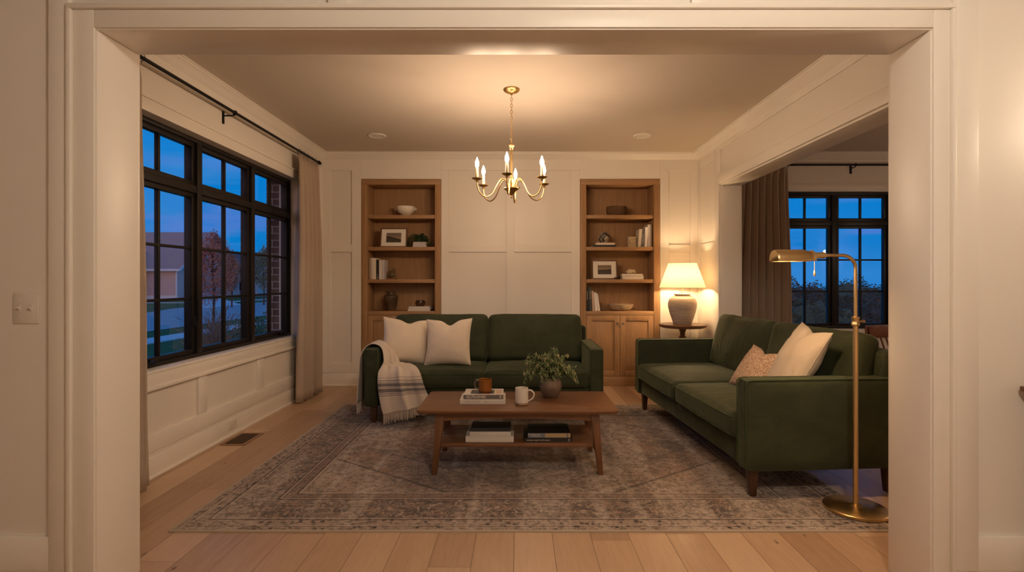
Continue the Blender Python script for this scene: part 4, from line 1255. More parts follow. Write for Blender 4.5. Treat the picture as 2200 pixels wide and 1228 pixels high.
# books on the lower shelf
gy = TY - .205
g4 = 'books on the lower shelf of the coffee table'
r = book(.325, .27, .041, BK['white'], PAGE, 'book', 'thick white book under the grey topped one on the lower shelf', (px(1052, gy), gy, ZS + .0004), group=g4)
for z in (.012, .029):
    m = MB(); m.box(-.14, .14, -.0006, 0, z, z + .0008); m.build('rule_line', flat('faint_grey_ink', (.3, .27, .25)), r)
TOPG = flat('grey_dust_jacket', (.11, .095, .09), .45)
r = book(.278, .255, .028, BK['white'], PAGE, 'book', 'grey topped book on the thick white one, lower shelf left', (px(1053, gy), gy + .006, ZS + .0418), group=g4)
m = MB(); m.box(-.139, .139, 0, .255, .0281, .0286); o = m.build('dust_jacket', TOPG, r)
lettering('suffisce llll', .008, flat('faint_brown_ink', (.35, .3, .26)), r, (-.128, -.0006, .014), (R(90), 0, 0), 2)
r = book(.325, .26, .028, BK['black'], PAGE, 'book', 'black book with pale spine lettering at the bottom right of the lower shelf', (px(1178, gy), gy, ZS + .0004), group=g4)
lettering('ooooooooo  Jigomn wnoith suoporo', .0125, PALEINK, r, (-.148, -.0006, .014), (R(90), 0, 0), .85)
lettering('S', .022, PALEINK, r, (.135, -.0006, .014), (R(90), 0, 0), 1)
r = book(.288, .245, .030, BK['tan'], PAGE, 'book', 'dark covered book with tan spine on the black book, lower shelf right', (px(1180, gy), gy + .006, ZS + .0288), group=g4)
m = MB(); m.box(-.144, .144, -.0008, 0, .001, .029)
m.build('spine', flat('tan_spine', (.42, .31, .17)), r)
SLB = flat('slate_blue_spine', (.16, .17, .21))
for q0, q1 in ((-.144, -.028), (.118, .126)):
    m = MB(); m.box(q0, q1, -.0014, -.0008, .001, .029); m.build('spine_block', SLB, r)
lettering('8 | BEEBSOESB', .009, PALEINK, r, (-.138, -.0018, .020), (R(90), 0, 0), 1.35); lettering('VERTEBRATES', .008, PALEINK, r, (-.122, -.0018, .009), (R(90), 0, 0), 1.35)
m = MB(); m.box(-.144, .144, 0, .245, .0301, .0306); m.build('dust_jacket', ceramic('dark_printed_jacket', (.015, .012, .010), (.11, .055, .025), .35, 9, (.55, .8)), r)

# ------------------------------------------------------------------ floor lamp
FX, FYY = 1.907, 2.945
r = thing('floor_lamp', 'brass pharmacy floor lamp standing beside the near arm of the right sofa', 'lamp', (FX, FYY, .009))
m = MB(); m.lathe([(.0001, 0), (.160, 0), (.163, .003), (.163, .016), (.158, .020), (.06, .026), (.026, .030), (.018, .036), (.0001, .036)], seg=72); m.build('base', metal('brushed_brass_base', (.66, .46, .21), .3, 0, (1, 1, 1)), r)
m = MB(); m.tube([(0, 0, .03), (0, 0, 1.06)], .0135, 20); m.build('pole', BRASS, r)
m = MB(); m.lathe([(.0145, 1.035), (.021, 1.04), (.021, 1.052), (.018, 1.056), (.018, 1.072), (.021, 1.076), (.021, 1.086), (.0145, 1.09)], seg=28); co_ = m.build('collar', BRASS, r)
m = MB(); m.tube([(.018, 0, 1.063), (.038, 0, 1.063)], .005, 10); m.lathe([(.0001, 0), (.009, .0), (.009, .016), (.0001, .016)], seg=14)
for i in range(len(m.v) - 4 * 14, len(m.v)):
    v = m.v[i]; m.v[i] = Vector((.034 + v.z, v.y, 1.063 + v.x))
m.build('knob', BRASS, co_)
m = MB(); pts = [(0, 0, 1.06), (0, 0, 1.36)] + [(-.075 + .075 * math.cos(a), 0, 1.36 + .075 * math.sin(a)) for a in [PI / 2 * k / 10 for k in range(1, 11)]] + [(-.17, 0, 1.435)]
m.tube(pts, .0095, 18); m.build('arm', BRASS, r)
m = MB(); m.tube([(-.165, 0, 1.435), (-.176, 0, 1.435), (-.178, 0, 1.435), (-.192, 0, 1.435), (-.196, 0, 1.435), (-.27, 0, 1.433)], [.012, .012, .019, .019, .0175, .0175], 24); m.build('socket', BRASS, r)
# half-round shade
m = MB(); K = 22; RA = .056; xs = [-.462, -.45, -.26, -.247, -.243]
rows = []
for x_ in (-.462, -.455, -.45, -.4, -.35, -.3, -.26, -.25, -.243):
    rad = RA * (1 if -.452 <= x_ <= -.262 else .985 if x_ == -.455 else .94 if x_ == -.462 else .80)
    if x_ == -.25: rad = RA * .95
    rows.append([(x_, rad * math.cos(a) * 1.0, 1.412 + rad * math.sin(a) * 1.0) for a in [R(-12) + R(204) * k / K for k in range(K + 1)]])
m.grid(rows)
for row in (rows[0], rows[-1]):
    m.add(row, [tuple(range(len(row)))])
o = m.build('lamp_shade', BRASS, r, ang=50, weld=True); md = o.modifiers.new('s', 'SOLIDIFY'); md.thickness = .0016; md.offset = -1
m = MB(); m.tube([(-.28, 0, 1.425), (-.30, 0, 1.425), (-.40, 0, 1.425), (-.42, 0, 1.425)], [.006, .013, .013, .004], 14); m.build('bulb', READB, r)
m = MB(); m.tube([(-.232, 0, 1.42), (-.232, 0, 1.345)], .0016, 6); m.lathe([(.0001, 1.318), (.0055, 1.318), (.0065, 1.325), (.0055, 1.345), (.003, 1.35), (.0001, 1.352)], cx=-.232, seg=14); m.build('pull_chain', BRASS, r)

# ------------------------------------------------------------------ round table and lamp
LX, LY = 1.925, 6.10
r = thing('round_side_table', 'round dark wooden pedestal table in the corner behind the right sofa', 'table', (LX, LY, 0))
m = MB(); m.lathe([(.0001, .755), (.24, .755), (.262, .765), (.268, .778), (.272, .782), (.272, .792), (.268, .796), (.0001, .796)], seg=64); m.build('tabletop', DARKTOP, r)
m = MB(); m.lathe([(.0001, .10), (.045, .10), (.05, .14), (.035, .18), (.028, .22), (.04, .30), (.045, .38), (.03, .46), (.022, .52), (.030, .56), (.040, .585), (.040, .60), (.024, .615), (.040, .63), (.042, .645), (.027, .66), (.030, .70), (.045, .74), (.06, .755), (.0001, .755)], seg=32); m.build('pedestal', DARKTOP, r)
for k in range(3):
    a = R(90 + 120 * k); c_, s_ = math.cos(a), math.sin(a)
    m = MB(); m.tube(cr([(c_ * .03, s_ * .03, .14), (c_ * .12, s_ * .12, .11), (c_ * .2, s_ * .2, .04), (c_ * .25, s_ * .25, .016)], 5), [.024] * 11 + [.018, .017, .016, .015, .015], 10); m.build('leg', DARKTOP, r)
r = thing('table_lamp', 'lit table lamp with tapered cream shade and grey stoneware base', 'lamp', (LX - .002, LY, .796))
LBASE = ceramic('chalky_taupe_stoneware', (.34, .27, .215), (.46, .38, .31), .75, 5, (.35, .65), .6, 1, (1, 1, 9))
m = MB(); m.lathe([(.0001, 0), (.098, 0), (.104, .008), (.118, .05), (.146, .13), (.162, .20), (.164, .245), (.152, .285), (.118, .318), (.085, .333), (.078, .338), (.094, .342), (.096, .352), (.088, .358), (.0001, .36)], seg=64); m.build('lamp_base', LBASE, r)
m = MB(); m.lathe([(.0001, .36), (.018, .36), (.018, .375), (.009, .38), (.009, .44), (.017, .445), (.017, .48), (.0001, .48)], seg=20); m.build('neck', flat('white_socket', (.7, .63, .52)), r)
m = MB(); m.ball((0, 0, .53), .032, 20, 14, (1, 1, 1.25)); m.build('bulb', LAMPB, r)
zs0, zs1 = .425, .712
m = MB(); K = 72; rows = []
for k in range(13):
    t = k / 12; rad = .262 * (1 - t) + .158 * t
    rows.append([(rad * math.cos(2 * PI * i / K), rad * math.sin(2 * PI * i / K), zs0 + (zs1 - zs0) * t) for i in range(K + 1)])
m.grid(rows); sh = m.build('lamp_shade', SHADE, r, weld=True)
m = MB()
for rad, z in ((.262, zs0), (.158, zs1)): m.tube([(rad * math.cos(2 * PI * i / K), rad * math.sin(2 * PI * i / K), z) for i in range(K)], .0028, 6, True)
m.build('rim', flat('shade_rim_tape', (.62, .5, .34)), sh)
m = MB()
for a in (0, 2.09, 4.19): m.tube([(0, 0, zs1 - .03), (.157 * math.cos(a), .157 * math.sin(a), zs1 - .004)], .0018, 6)
for s in (-1, 1): m.tube(cr([(s * .012, 0, .46), (s * .055, 0, .52), (s * .055, 0, .60), (s * .012, 0, zs1 - .03)], 6), .0018, 6)
m.build('harp', BRASS, r)

# ------------------------------------------------------------------ chandelier
CX, CY = -.054, 4.30
r = thing('chandelier', 'aged brass chandelier with six lit candle bulbs hanging from the ceiling', 'chandelier', (CX, CY, 0))
m = MB(); m.lathe([(.0001, H - .001), (.066, H - .001), (.068, H - .008), (.060, H - .018), (.036, H - .030), (.014, H - .036), (.010, H - .048), (.0001, H - .05)], seg=48)
for k in range(24):
    a = 2 * PI * k / 24; m.ball((.052 * math.cos(a), .052 * math.sin(a), H - .020), .0055, 6, 4)
m.build('canopy', AGED, r)
m = MB(); zt, zb = H - .045, 2.445; nl = 15; st = (zt - zb) / nl
for k in range(nl):
    z = zt - st * (k + .5); hl = st * .66; ring = []
    for i in range(16):
        a = 2 * PI * i / 16; w, hgt = .0085 * math.cos(a), hl * math.copysign(abs(math.sin(a)) ** .6, math.sin(a))
        ring.append((w, 0, z + hgt) if k % 2 else (0, w, z + hgt))
    m.tube(ring, .0021, 6, True)
m.build('chain', AGED, r)
m = MB(); m.lathe([(.0001, 2.455), (.006, 2.45), (.007, 2.43), (.020, 2.425), (.024, 2.412), (.014, 2.395), (.016, 2.388), (.009, 2.38), (.009, 2.15), (.016, 2.14), (.018, 2.10), (.026, 2.095), (.030, 2.064), (.060, 2.066), (.064, 2.060), (.058, 2.052), (.036, 2.040), (.024, 2.02), (.012, 2.01), (.007, 2.0), (.010, 1.992), (.006, 1.985), (.0001, 1.98)], seg=28)
m.build('column', AGED, r)
for k in range(6):
    a = R(-96 + 60 * k); c_, s_ = math.cos(a), math.sin(a)
    P_ = lambda q, z: (c_ * q, s_ * q, z)
    m = MB(); pts = cr([P_(.040, 2.058), P_(.041, 2.10), P_(.060, 2.134), P_(.095, 2.128), P_(.130, 2.075), P_(.170, 2.005), P_(.225, 1.978), P_(.275, 2.005), P_(.298, 2.06), P_(.300, 2.108)], 6)
    m.tube(pts, .0052, 10); arm = m.build('arm', AGED, r)
    cx_, cy_ = c_ * .30, s_ * .30
    m = MB(); m.lathe([(.0001, 2.092), (.007, 2.09), (.012, 2.098), (.009, 2.104), (.03, 2.112), (.0425, 2.120), (.043, 2.123), (.012, 2.118), (.0001, 2.118)], cx=cx_, cy=cy_, seg=28); m.build('drip_pan', AGED, arm)
    m = MB(); m.lathe([(.0001, 2.118), (.0115, 2.118), (.0115, 2.205), (.009, 2.209), (.0001, 2.209)], cx=cx_, cy=cy_, seg=20); m.build('candle_sleeve', flat('ivory_candle_sleeve', (.62, .5, .34), .5) if k == 0 else bpy.data.materials['ivory_candle_sleeve'], arm)
    m = MB(); m.lathe([(.0001, 2.209), (.007, 2.210), (.013, 2.222), (.0155, 2.236), (.0135, 2.252), (.007, 2.270), (.003, 2.283), (.0001, 2.290)], cx=cx_, cy=cy_, seg=16); m.build('bulb', BULBM, arm)

# recessed ceiling lights (switched off)
LENS = flat('recessed_light_lens', (.75, .7, .62), .5)
for k, (x, y, lb) in enumerate(((-1.534, 5.67, 'white recessed ceiling light left of the chandelier'), (1.352, 5.67, 'white recessed ceiling light right of the chandelier'))):
    r = thing('ceiling_light', lb, 'ceiling light', (x, y, H))
    m = MB(); m.lathe([(.072, -.0005), (.098, -.0005), (.098, -.006), (.090, -.010), (.072, -.006), (.072, -.0005)], seg=44, cap=False); m.build('trim_ring', TRIM, r)
    m = MB(); m.lathe([(.0001, -.002), (.073, -.002), (.073, -.004), (.0001, -.004)], seg=44); m.build('lens', LENS, r)

# ------------------------------------------------------------------ curtains and rods
def curtain(name, label, P, u0, u1, ztop, zbot, folds, amp, group, seed, parent_rings=True):
    r = thing(name, label, 'curtain', (0, 0, 0), group=group)
    m = MB(P); nu_, nz = folds * 14, 26; rows = []
    for j in range(nz + 1):
        t = j / nz; z = ztop + (zbot - ztop) * t; row = []
        for i in range(nu_ + 1):
            s = i / nu_; ph = s * folds * 2 * PI
            squeeze = 1 - .16 * math.exp(-((t - .0) / .35) ** 2)
            wob = noise.noise(Vector((s * folds * .8 + seed, t * 1.3, 2))) * .5
            u = (u0 + u1) / 2 + (s - .5) * (u1 - u0) * squeeze + .012 * math.sin(ph * 2) * (.4 + t * .6)
            sn = math.sin(ph + wob * 1.6 * t)
            n_ = amp * (math.copysign(abs(sn) ** .8, sn)) * (.55 + .45 * min(1, t * 3)) * (1 + .35 * wob)
            if t < .03: n_ = amp * .7 * abs(math.sin(ph / 2)) ** .5 - amp * .35
            row.append((u, n_, z))
        rows.append(row)
    m.grid(rows)
    o = m.build('panel', CURT, r, ang=180); md = o.modifiers.new('s', 'SOLIDIFY'); md.thickness = .003; md.offset = 0
    for k in range(folds + 1):
        s = k / folds; u = (u0 + u1) / 2 + (s - .5) * (u1 - u0) * .84
        q = MB(P); q.tube([(u + .003 * math.sin(0), .021 * math.cos(a), ztop + .03 + .021 * math.sin(a)) for a in [2 * PI * i / 18 for i in range(18)]], .0022, 6, True)
        q.tube([(u, 0, ztop + .011), (u, 0, ztop - .008)], .0018, 5)
        q.build('curtain_ring', BLACKM, r)
    return r
RODX, RODZ = XL + .10, 2.682
curtain('curtain', 'beige linen curtain at the far end of the left window', lambda u, n, z: (RODX + n, u, z), 5.50, 6.14, RODZ - .03, .012, 5, .058, 'beige curtains of the left window', 1)
curtain('curtain', 'sliver of beige linen curtain at the near end of the left window', lambda u, n, z: (RODX + n, u, z), 2.56, 3.285, RODZ - .03, .012, 7, .04, 'beige curtains of the left window', 4)
curtain('curtain', 'beige linen curtain beside the dining room window', lambda u, n, z: (u, 6.36 - n, z), 2.68, 3.345, 2.685, .012, 7, .045, None, 8)
r = thing('curtain_rod', 'black iron curtain rod above the left window', 'curtain rod', (RODX, 4.4, RODZ))
m = MB(); m.tube([(0, -1.92, 0), (0, 1.73, 0)], .0125, 16); m.lathe([(.0001, 0), (.018, 0), (.018, .03), (.0001, .03)], seg=14)
for i in range(len(m.v) - 4 * 14, len(m.v)):
    v = m.v[i]; m.v[i] = Vector((v.x, 1.71 + v.z, v.y))
m.build('rod', BLACKM, r)
for y in (-1.6, -.11, 1.68):
    m = MB(); m.tube([(0, y, 0), (0, y, -.018), (-.02, y, -.024), (-.092, y, -.024)], .006, 8); m.box(-.10, -.092, y - .012, y + .012, -.09, .012); m.tube([(.0 + .017 * math.cos(a), y, .017 * math.sin(a)) for a in [2 * PI * i / 16 for i in range(16)]], .004, 6, True)
    m.build('bracket', BLACKM, r)
r = thing('curtain_rod', 'black iron curtain rod above the dining room window', 'curtain rod', (4.1, 6.36, 2.715))
m = MB(); m.tube([(-1.45, 0, 0), (1.3, 0, 0)], .0125, 16); m.build('rod', BLACKM, r)
for x in (-1.4, .02, 1.25):
    m = MB(); m.tube([(x, 0, 0), (x, 0, -.018), (x, .02, -.024), (x, .092, -.024)], .006, 8); m.box(x - .012, x + .012, .092, .10, -.09, .012); m.tube([(x, .017 * math.cos(a), .017 * math.sin(a)) for a in [2 * PI * i / 16 for i in range(16)]], .004, 6, True)
    m.build('bracket', BLACKM, r)

# ------------------------------------------------------------------ small fittings
r = thing('light_switch', 'double toggle light switch plate on the hall wall', 'light switch', (-1.981, FY, 1.189))
m = MB(); m.box(-.052, .052, -.006, 0, -.061, .061); m.build('plate', PLASTIC, r, bevel=.003)
for s in (-1, 1):
    m = MB(); m.box(s * .023 - .006, s * .023 + .006, -.008, -.006, -.014, .014); m.hexa([(s * .023 - .004, -.008, -.006), (s * .023 + .004, -.008, -.006), (s * .023 + .004, -.008, .004), (s * .023 - .004, -.008, .004)], [(s * .023 - .003, -.020, .002), (s * .023 + .003, -.020, .002), (s * .023 + .003, -.020, .008), (s * .023 - .003, -.020, .008)])
    m.build('toggle', PLASTIC, r, bevel=.001)
m = MB(lambda x, y, z: (x, -.006 - z, y))
for sx in (-1, 1):
    for sz in (-1, 1): m.lathe([(.0001, 0), (.0032, 0), (.0028, .0012), (.0001, .0014)], cx=sx * .023, cy=sz * .030, seg=12)
m.build('screws', PLASTIC, r)
ox = XL + .022
oy = 1120 * 2.41 / (1113 - 499)
r = thing('wall_outlet', 'cream duplex wall outlet in the left baseboard', 'outlet', (ox, oy, .088))
m = MB(); m.box(0, .005, -.062, .062, -.038, .038); m.build('plate', PLASTIC, r, bevel=.002)
for s in (-1, 1):
    m = MB(); m.box(.004, .0065, s * .022 - .016, s * .022 + .016, -.014, .014); q = m.build('socket', PLASTIC, r, bevel=.001)
    m = MB(); m.box(.0064, .0069, s * .022 - .004, s * .022 + .004, .004, .006); m.box(.0064, .0069, s * .022 - .004, s * .022 + .004, -.006, -.004); m.build('slot', INK, q)
vx0, vyy = at(521, 943, 0)
r = thing('floor_vent', 'wooden floor vent beside the left baseboard', 'vent', (vx0, vyy, 0))
m = MB(); fr = .016
m.box(-.085, .085, -.15, .15, .0003, .003); o = m.build('shade_sheet', VENT_SHADE, r)  # thin dark sheet on the floor, painted as shade below the slats
m = MB(); m.box(-.10, -.075, -.165, .165, .0004, .006); m.box(.075, .10, -.165, .165, .0004, .006); m.box(-.075, .075, -.165, -.14, .0004, .006); m.box(-.075, .075, .14, .165, .0004, .006)
m.build('frame', wood('vent_oak', (.22, .12, .06), (.32, .18, .09), 'y', .4, 2), r, bevel=.001)
m = MB()
for k in range(9): m.box(-.072 + .018 * k - .004, -.072 + .018 * k + .004, -.14, .14, .003, .005)
m.build('slats', wood('vent_slat_oak', (.07, .035, .015), (.11, .055, .025), 'y', .5, 2), r)

# ------------------------------------------------------------------ dining chair glimpsed at the right
r = thing('dining_chair', 'reddish wooden dining chair partly hidden behind the right side of the opening', 'chair', (3.80, 5.05, 0), (0, 0, R(12)))
CH = wood('reddish_chair_wood', (.13, .04, .018), (.23, .085, .035), 'z', .35, 1.5)
m = MB(); m.box(-.22, .22, -.21, .21, .44, .47); m.build('seat', CH, r, bevel=.008)
for sx in (-1, 1):
    m = MB(); m.hexa([(sx * .2 - .015, -.2, 0), (sx * .2 + .015, -.2, 0), (sx * .2 + .015, -.17, 0), (sx * .2 - .015, -.17, 0)], [(sx * .2 - .02, -.2, .44), (sx * .2 + .02, -.2, .44), (sx * .2 + .02, -.16, .44), (sx * .2 - .02, -.16, .44)]); m.build('leg', CH, r, bevel=.003)
    m = MB(); m.tube(cr([(sx * .2, .24, 0), (sx * .2, .2, .25), (sx * .2, .19, .46), (sx * .2, .215, .65), (sx * .205, .25, .84)], 5), .019, 8); m.build('back_post', CH, r)
m = MB()
rows_ = []
for k in range(13):
    t = k / 12; x_ = -.25 + .5 * t; yb = .245 + .03 * math.sin(PI * t)
    rows_.append([(x_, yb, .72), (x_, yb + .02, .72), (x_, yb + .028, .85), (x_, yb + .008, .85), (x_, yb, .72)])
m.grid(rows_); m.add(rows_[0][:4], [(0, 1, 2, 3)]); m.add(rows_[-1][:4], [(0, 1, 2, 3)]); m.build('top_rail', CH, r, bevel=.003, weld=True)
for k in range(5):
    x_ = -.13 + .065 * k; m = MB(); m.tube([(x_, .19, .465), (x_, .215, .6), (x_, .265, .73)], .008, 8); m.build('spindle', CH, r)

# ------------------------------------------------------------------ hall: console table edge, sconce, added dining sconce and globe (mostly behind or beside the camera)
r = thing('console_table', 'brown wooden console table whose edge shows at the right border', 'table', (2.005, 1.87, 0))
m = MB(); m.box(.0, .95, -.22, .215, .860, .880); m.build('tabletop', DARKTOP, r, bevel=.003)
m = MB(); m.box(.06, .92, -.18, .18, .76, .860); m.build('apron', DARKTOP, r, bevel=.003)
for x_ in (.06, .88):
    for y_ in (-.18, .14):
        m = MB(); m.box(x_, x_ + .04, y_, y_ + .04, 0, .76); m.build('leg', DARKTOP, r, bevel=.003)
r = thing('wall_sconce', 'brass wall sconce with glowing bulb just beyond the right border', 'sconce', (2.36, FY, 1.92))
m = MB(); m.box(-.05, .05, -.02, 0, -.09, .09); m.tube([(0, -.02, -.02), (0, -.08, -.04), (0, -.11, 0)], .007, 10); m.build('backplate', BRASS, r, bevel=.002)
m = MB(); m.ball((0, -.11, .05), .035, 18, 12, (1, 1, 1.2)); m.build('bulb', SCONM, r)
r = thing('wall_sconce', 'added light, a brass sconce on the unseen right wall of the dining room', 'sconce', (XD, 4.0, 1.75), (0, 0, R(-90)))  # added out of view to brighten the dining curtains
m = MB(); m.box(-.05, .05, -.02, 0, -.09, .09); m.tube([(0, -.02, -.02), (0, -.08, -.04), (0, -.11, 0)], .007, 10); m.build('backplate', BRASS, r, bevel=.002)
m = MB(); m.ball((0, -.11, .05), .035, 18, 12, (1, 1, 1.2)); m.build('bulb', DININGM, r)
r = thing('added_globe', 'added light, a frosted ceiling globe unseen in the hall behind the camera', 'ceiling light', (.75, .2, H))  # added out of view to brighten the front wall and foreground
m = MB(); m.lathe([(.0001, 0), (.07, 0), (.07, -.02), (.03, -.03), (.0001, -.03)], seg=28); m.build('mount', BRASS, r)
m = MB(); m.ball((0, 0, -.14), .12, 28, 18); m.build('globe', GLOBEM, r)

# ------------------------------------------------------------------ outside
GZ = -.60
def noisy(name, c1, c2, scale, rough=.95, sc3=(1, 1, 1), bumpy=.3):
    m, n, b = new_mat(name, rough, spec=.2)
    f = n.noise(n.map(n.co(), sc3), scale, 5, .65)
    n.put(b.inputs['Base Color'], n.mix(n.sst(f, .35, .65), c1, c2)); n.put(b.inputs['Normal'], n.bump(f, bumpy, .05))
    return m
GRASS = noisy('dusk_lawn', (.06, .115, .03), (.095, .16, .05), 12)
CONC = noisy('pale_concrete', (.72, .74, .72), (.66, .68, .67), 3, .8, bumpy=.05)
ASPH = noisy('pale_road', (.44, .45, .46), (.40, .41, .42), 1.5, .7, bumpy=.05)
m = MB(); m.box(-130, XL - .35, -30, 190, GZ - .2, GZ); o = struct(m.build('ground_front_lawn', GRASS, smooth=False)); o['label'] = 'dark lawn outside the left window'
m = MB(); m.box(-12.1, -11.05, -25, 120, GZ, GZ + .03); struct(m.build('ground_sidewalk', CONC, smooth=False))
m = MB(); N0 = 40; rows = []
for i in range(N0 + 1):
    y = -20 + 130 * i / N0; cxr = -17.4 - max(0, y - 30) ** 1.5 * .012
    w = 3.7 + 2.6 * math.exp(-((y - 38) / 7) ** 2)
    rows.append([(cxr - w, y, GZ + .015), (cxr + 3.6, y, GZ + .015)])
m.grid(rows); struct(m.build('ground_street', ASPH, smooth=False))
m = MB(); m.add([(-21.4, 35.5, GZ + .03), (-21.4, 40.5, GZ + .03), (-37.0, 63.5, GZ + .03), (-39.7, 63.5, GZ + .03)], [(0, 1, 2, 3)]); m.box(-60, -25.6, 44.6, 45.6, GZ, GZ + .02); m.box(-26.5, -25.4, 45, 120, GZ, GZ + .02)
struct(m.build('ground_driveway', CONC, smooth=False))

SIDING, n, b = new_mat('brown_lap_siding', .7); c = n.co(); x, y, z = n.sep(c)
n.put(b.inputs['Base Color'], n.mix(n.sst(n.m('FRACT', n.m('MULTIPLY', z, 6)), 0, .15, .6, 0), (.62, .46, .42), (.28, .2, .18)))
SIDING2, n, b = new_mat('blue_grey_lap_siding', .7); c = n.co(); x, y, z = n.sep(c)
n.put(b.inputs['Base Color'], n.mix(n.sst(n.m('FRACT', n.m('MULTIPLY', z, 6)), 0, .15, .5, 0), (.5, .58, .6), (.25, .3, .32)))
ROOFM, n, b = new_mat('brown_asphalt_shingle', .9); c = n.co()
br = n.n('ShaderNodeTexBrick'); n.L.new(n.map(c, (1, 1, 2)), br.inputs['Vector']); br.inputs['Scale'].default_value = 2.2
n.put(b.inputs['Base Color'], n.mix(n.noise(c, 6, 4), (.48, .34, .31), (.36, .25, .23)))
ROOF2 = noisy('dark_asphalt_shingle', (.16, .17, .18), (.11, .12, .13), 4)
WHT = flat('white_exterior_trim', (.72, .74, .76), .6)
SHRUBM = leafmat('outdoor_shrub_leaf', (.10, .14, .06), (.18, .2, .09), .7)
def house(label, x0, x1, y0, y1, zb, ze, zr, wall, roof, garage=None, gable=None, spout=None):
    r = thing('house', label, 'house', ((x0 + x1) / 2, y0, zb))
    hw = (x1 - x0) / 2; D = y1 - y0; e = ze - zb; rr = zr - zb
    m = MB(); m.box(-hw, hw, 0, D, 0, e); m.add([(-hw, 0, e), (-hw, D, e), (-hw, D / 2, rr)], [(0, 1, 2)]); m.add([(hw, 0, e), (hw, D, e), (hw, D / 2, rr)], [(0, 1, 2)]); m.build('walls', wall, r, smooth=False)
    m = MB(); o_ = .45; s = (rr - e) / (D / 2)
    for sg in (0, 1):
        ya, yb = (-o_, D / 2) if not sg else (D + o_, D / 2)
        za = e - s * o_
        m.hexa([(-hw - o_, ya, za), (hw + o_, ya, za), (hw + o_, yb, rr), (-hw - o_, yb, rr)], [(-hw - o_, ya, za + .18), (hw + o_, ya, za + .18), (hw + o_, yb, rr + .18), (-hw - o_, yb, rr + .18)])
    m.build('roof', roof, r, smooth=False)
    za = e - s * o_
    m = MB(); m.box(-hw - o_, hw + o_, -o_ - .12, -o_, za - .02, za + .2); m.box(-hw - .05, hw + .05, -.02, 0, 0, .5)
    if spout is not None: m.box(spout - .06, spout + .06, -.14, -.02, 0, za)
    for sx in (-1, 1): m.hexa([(sx * (hw + o_), -o_, za - .02), (sx * (hw + o_ + .05), -o_, za - .02), (sx * (hw + o_ + .05), D / 2, rr - .02), (sx * (hw + o_), D / 2, rr - .02)], [(sx * (hw + o_), -o_, za + .22), (sx * (hw + o_ + .05), -o_, za + .22), (sx * (hw + o_ + .05), D / 2, rr + .22), (sx * (hw + o_), D / 2, rr + .22)])
    m.build('gutter', WHT, r, smooth=False)
    if garage:
        m = MB(); a, c2, h_ = garage; m.box(a, c2, -.05, -.02, .0, h_)
        g_ = m.build('garage_door', WHT, r)
        m = MB()
        for k in range(1, 4): m.box(a + .02, c2 - .02, -.055, -.05, h_ * k / 4 - .02, h_ * k / 4 + .02)
        m.build('panel_line', ROOF2, g_)
    if gable:
        a, c2, gz0, gz1, gd = gable; mid_ = (a + c2) / 2
        m = MB(); m.add([(a, -gd, 0), (c2, -gd, 0), (c2, -gd, gz0), (mid_, -gd, gz1), (a, -gd, gz0), (a, .3, 0), (c2, .3, 0), (c2, .3, gz0), (mid_, 3, gz1), (a, .3, gz0)], [(0, 1, 2, 3, 4), (0, 4, 9, 5), (1, 6, 7, 2)])
        m.build('gable_wall', wall, r, smooth=False)
        m = MB()
        for sg in (-1, 1):
            ex = a - .3 if sg < 0 else c2 + .3; sl = (gz1 - gz0) / (mid_ - a); ez = gz0 - sl * .3
            m.hexa([(ex, -gd - .35, ez), (mid_, -gd - .35, gz1), (mid_, 4, gz1), (ex, 4, ez)], [(ex, -gd - .35, ez + .15), (mid_, -gd - .35, gz1 + .15), (mid_, 4, gz1 + .15), (ex, 4, ez + .15)])
        m.build('gable_roof', roof, r, smooth=False)
        m = MB()
        for sg in (-1, 1):
            ex = a - .32 if sg < 0 else c2 + .32; ez = gz0 - (gz1 - gz0) / (mid_ - a) * .32
            m.hexa([(ex, -gd - .45, ez - .1), (mid_, -gd - .45, gz1 - .1), (mid_, -gd - .36, gz1 - .1), (ex, -gd - .36, ez - .1)], [(ex, -gd - .45, ez + .18), (mid_, -gd - .45, gz1 + .18), (mid_, -gd - .36, gz1 + .18), (ex, -gd - .36, ez + .18)])
        m.build('barge_board', WHT, r, smooth=False)
    return r
house('brown sided house with white gutter seen through the nearest panes', -48, -32.6, 50, 61, GZ, 2.55, 6.3, SIDING, ROOFM, gable=(2.0, 4.6, 3.2, 4.6, 1.2), spout=7.6)
h2 = house('dark roofed house with pale garage door behind the red tree', -40.2, -32.0, 64, 74, GZ, 2.1, 4.9, SIDING2, ROOF2, garage=(-3.6, -.9, 2.4), gable=(.6, 3.9, 2.3, 3.9, 1.5))
m = MB()
for x_ in (1.4, 2.6): m.box(x_, x_ + .7, -1.56, -1.5, .8, 1.9)
m.build('window', FRAMEBLK, h2)
house('narrow blue grey house furthest right beyond the street trees', -39.5, -31.5, 78, 88, GZ, 3.6, 6.6, SIDING2, ROOF2)

def leafcloud(n, rx_, ry_, rz_, cz, size, seed, taper=.5, hollow=.35):
    m = MB(); rnd = random.Random(seed)
    for k in range(n):
        while True:
            a, b_, c_ = rnd.uniform(-1, 1), rnd.uniform(-1, 1), rnd.uniform(-1, 1)
            d2 = a * a + b_ * b_ + c_ * c_
            if d2 < 1 and d2 > hollow * rnd.random(): break
        k1 = 1 + .35 * noise.noise(Vector((a * 2.3 + seed, b_ * 2.3, c_ * 2.3)))
        tp_ = 1 - taper * max(0, c_)
        p = Vector((a * rx_ * k1 * tp_, b_ * ry_ * k1 * tp_, cz + c_ * rz_ * k1))
        d = Vector((rnd.uniform(-1, 1), rnd.uniform(-1, 1), rnd.uniform(-1, .5))).normalized(); s = d.orthogonal().normalized(); l = size * rnd.uniform(.6, 1.2)
        m.add([tuple(p), tuple(p + d * l * .5 + s * l * .3), tuple(p + d * l), tuple(p + d * l * .5 - s * l * .3)], [(0, 1, 2, 3)])
    return m
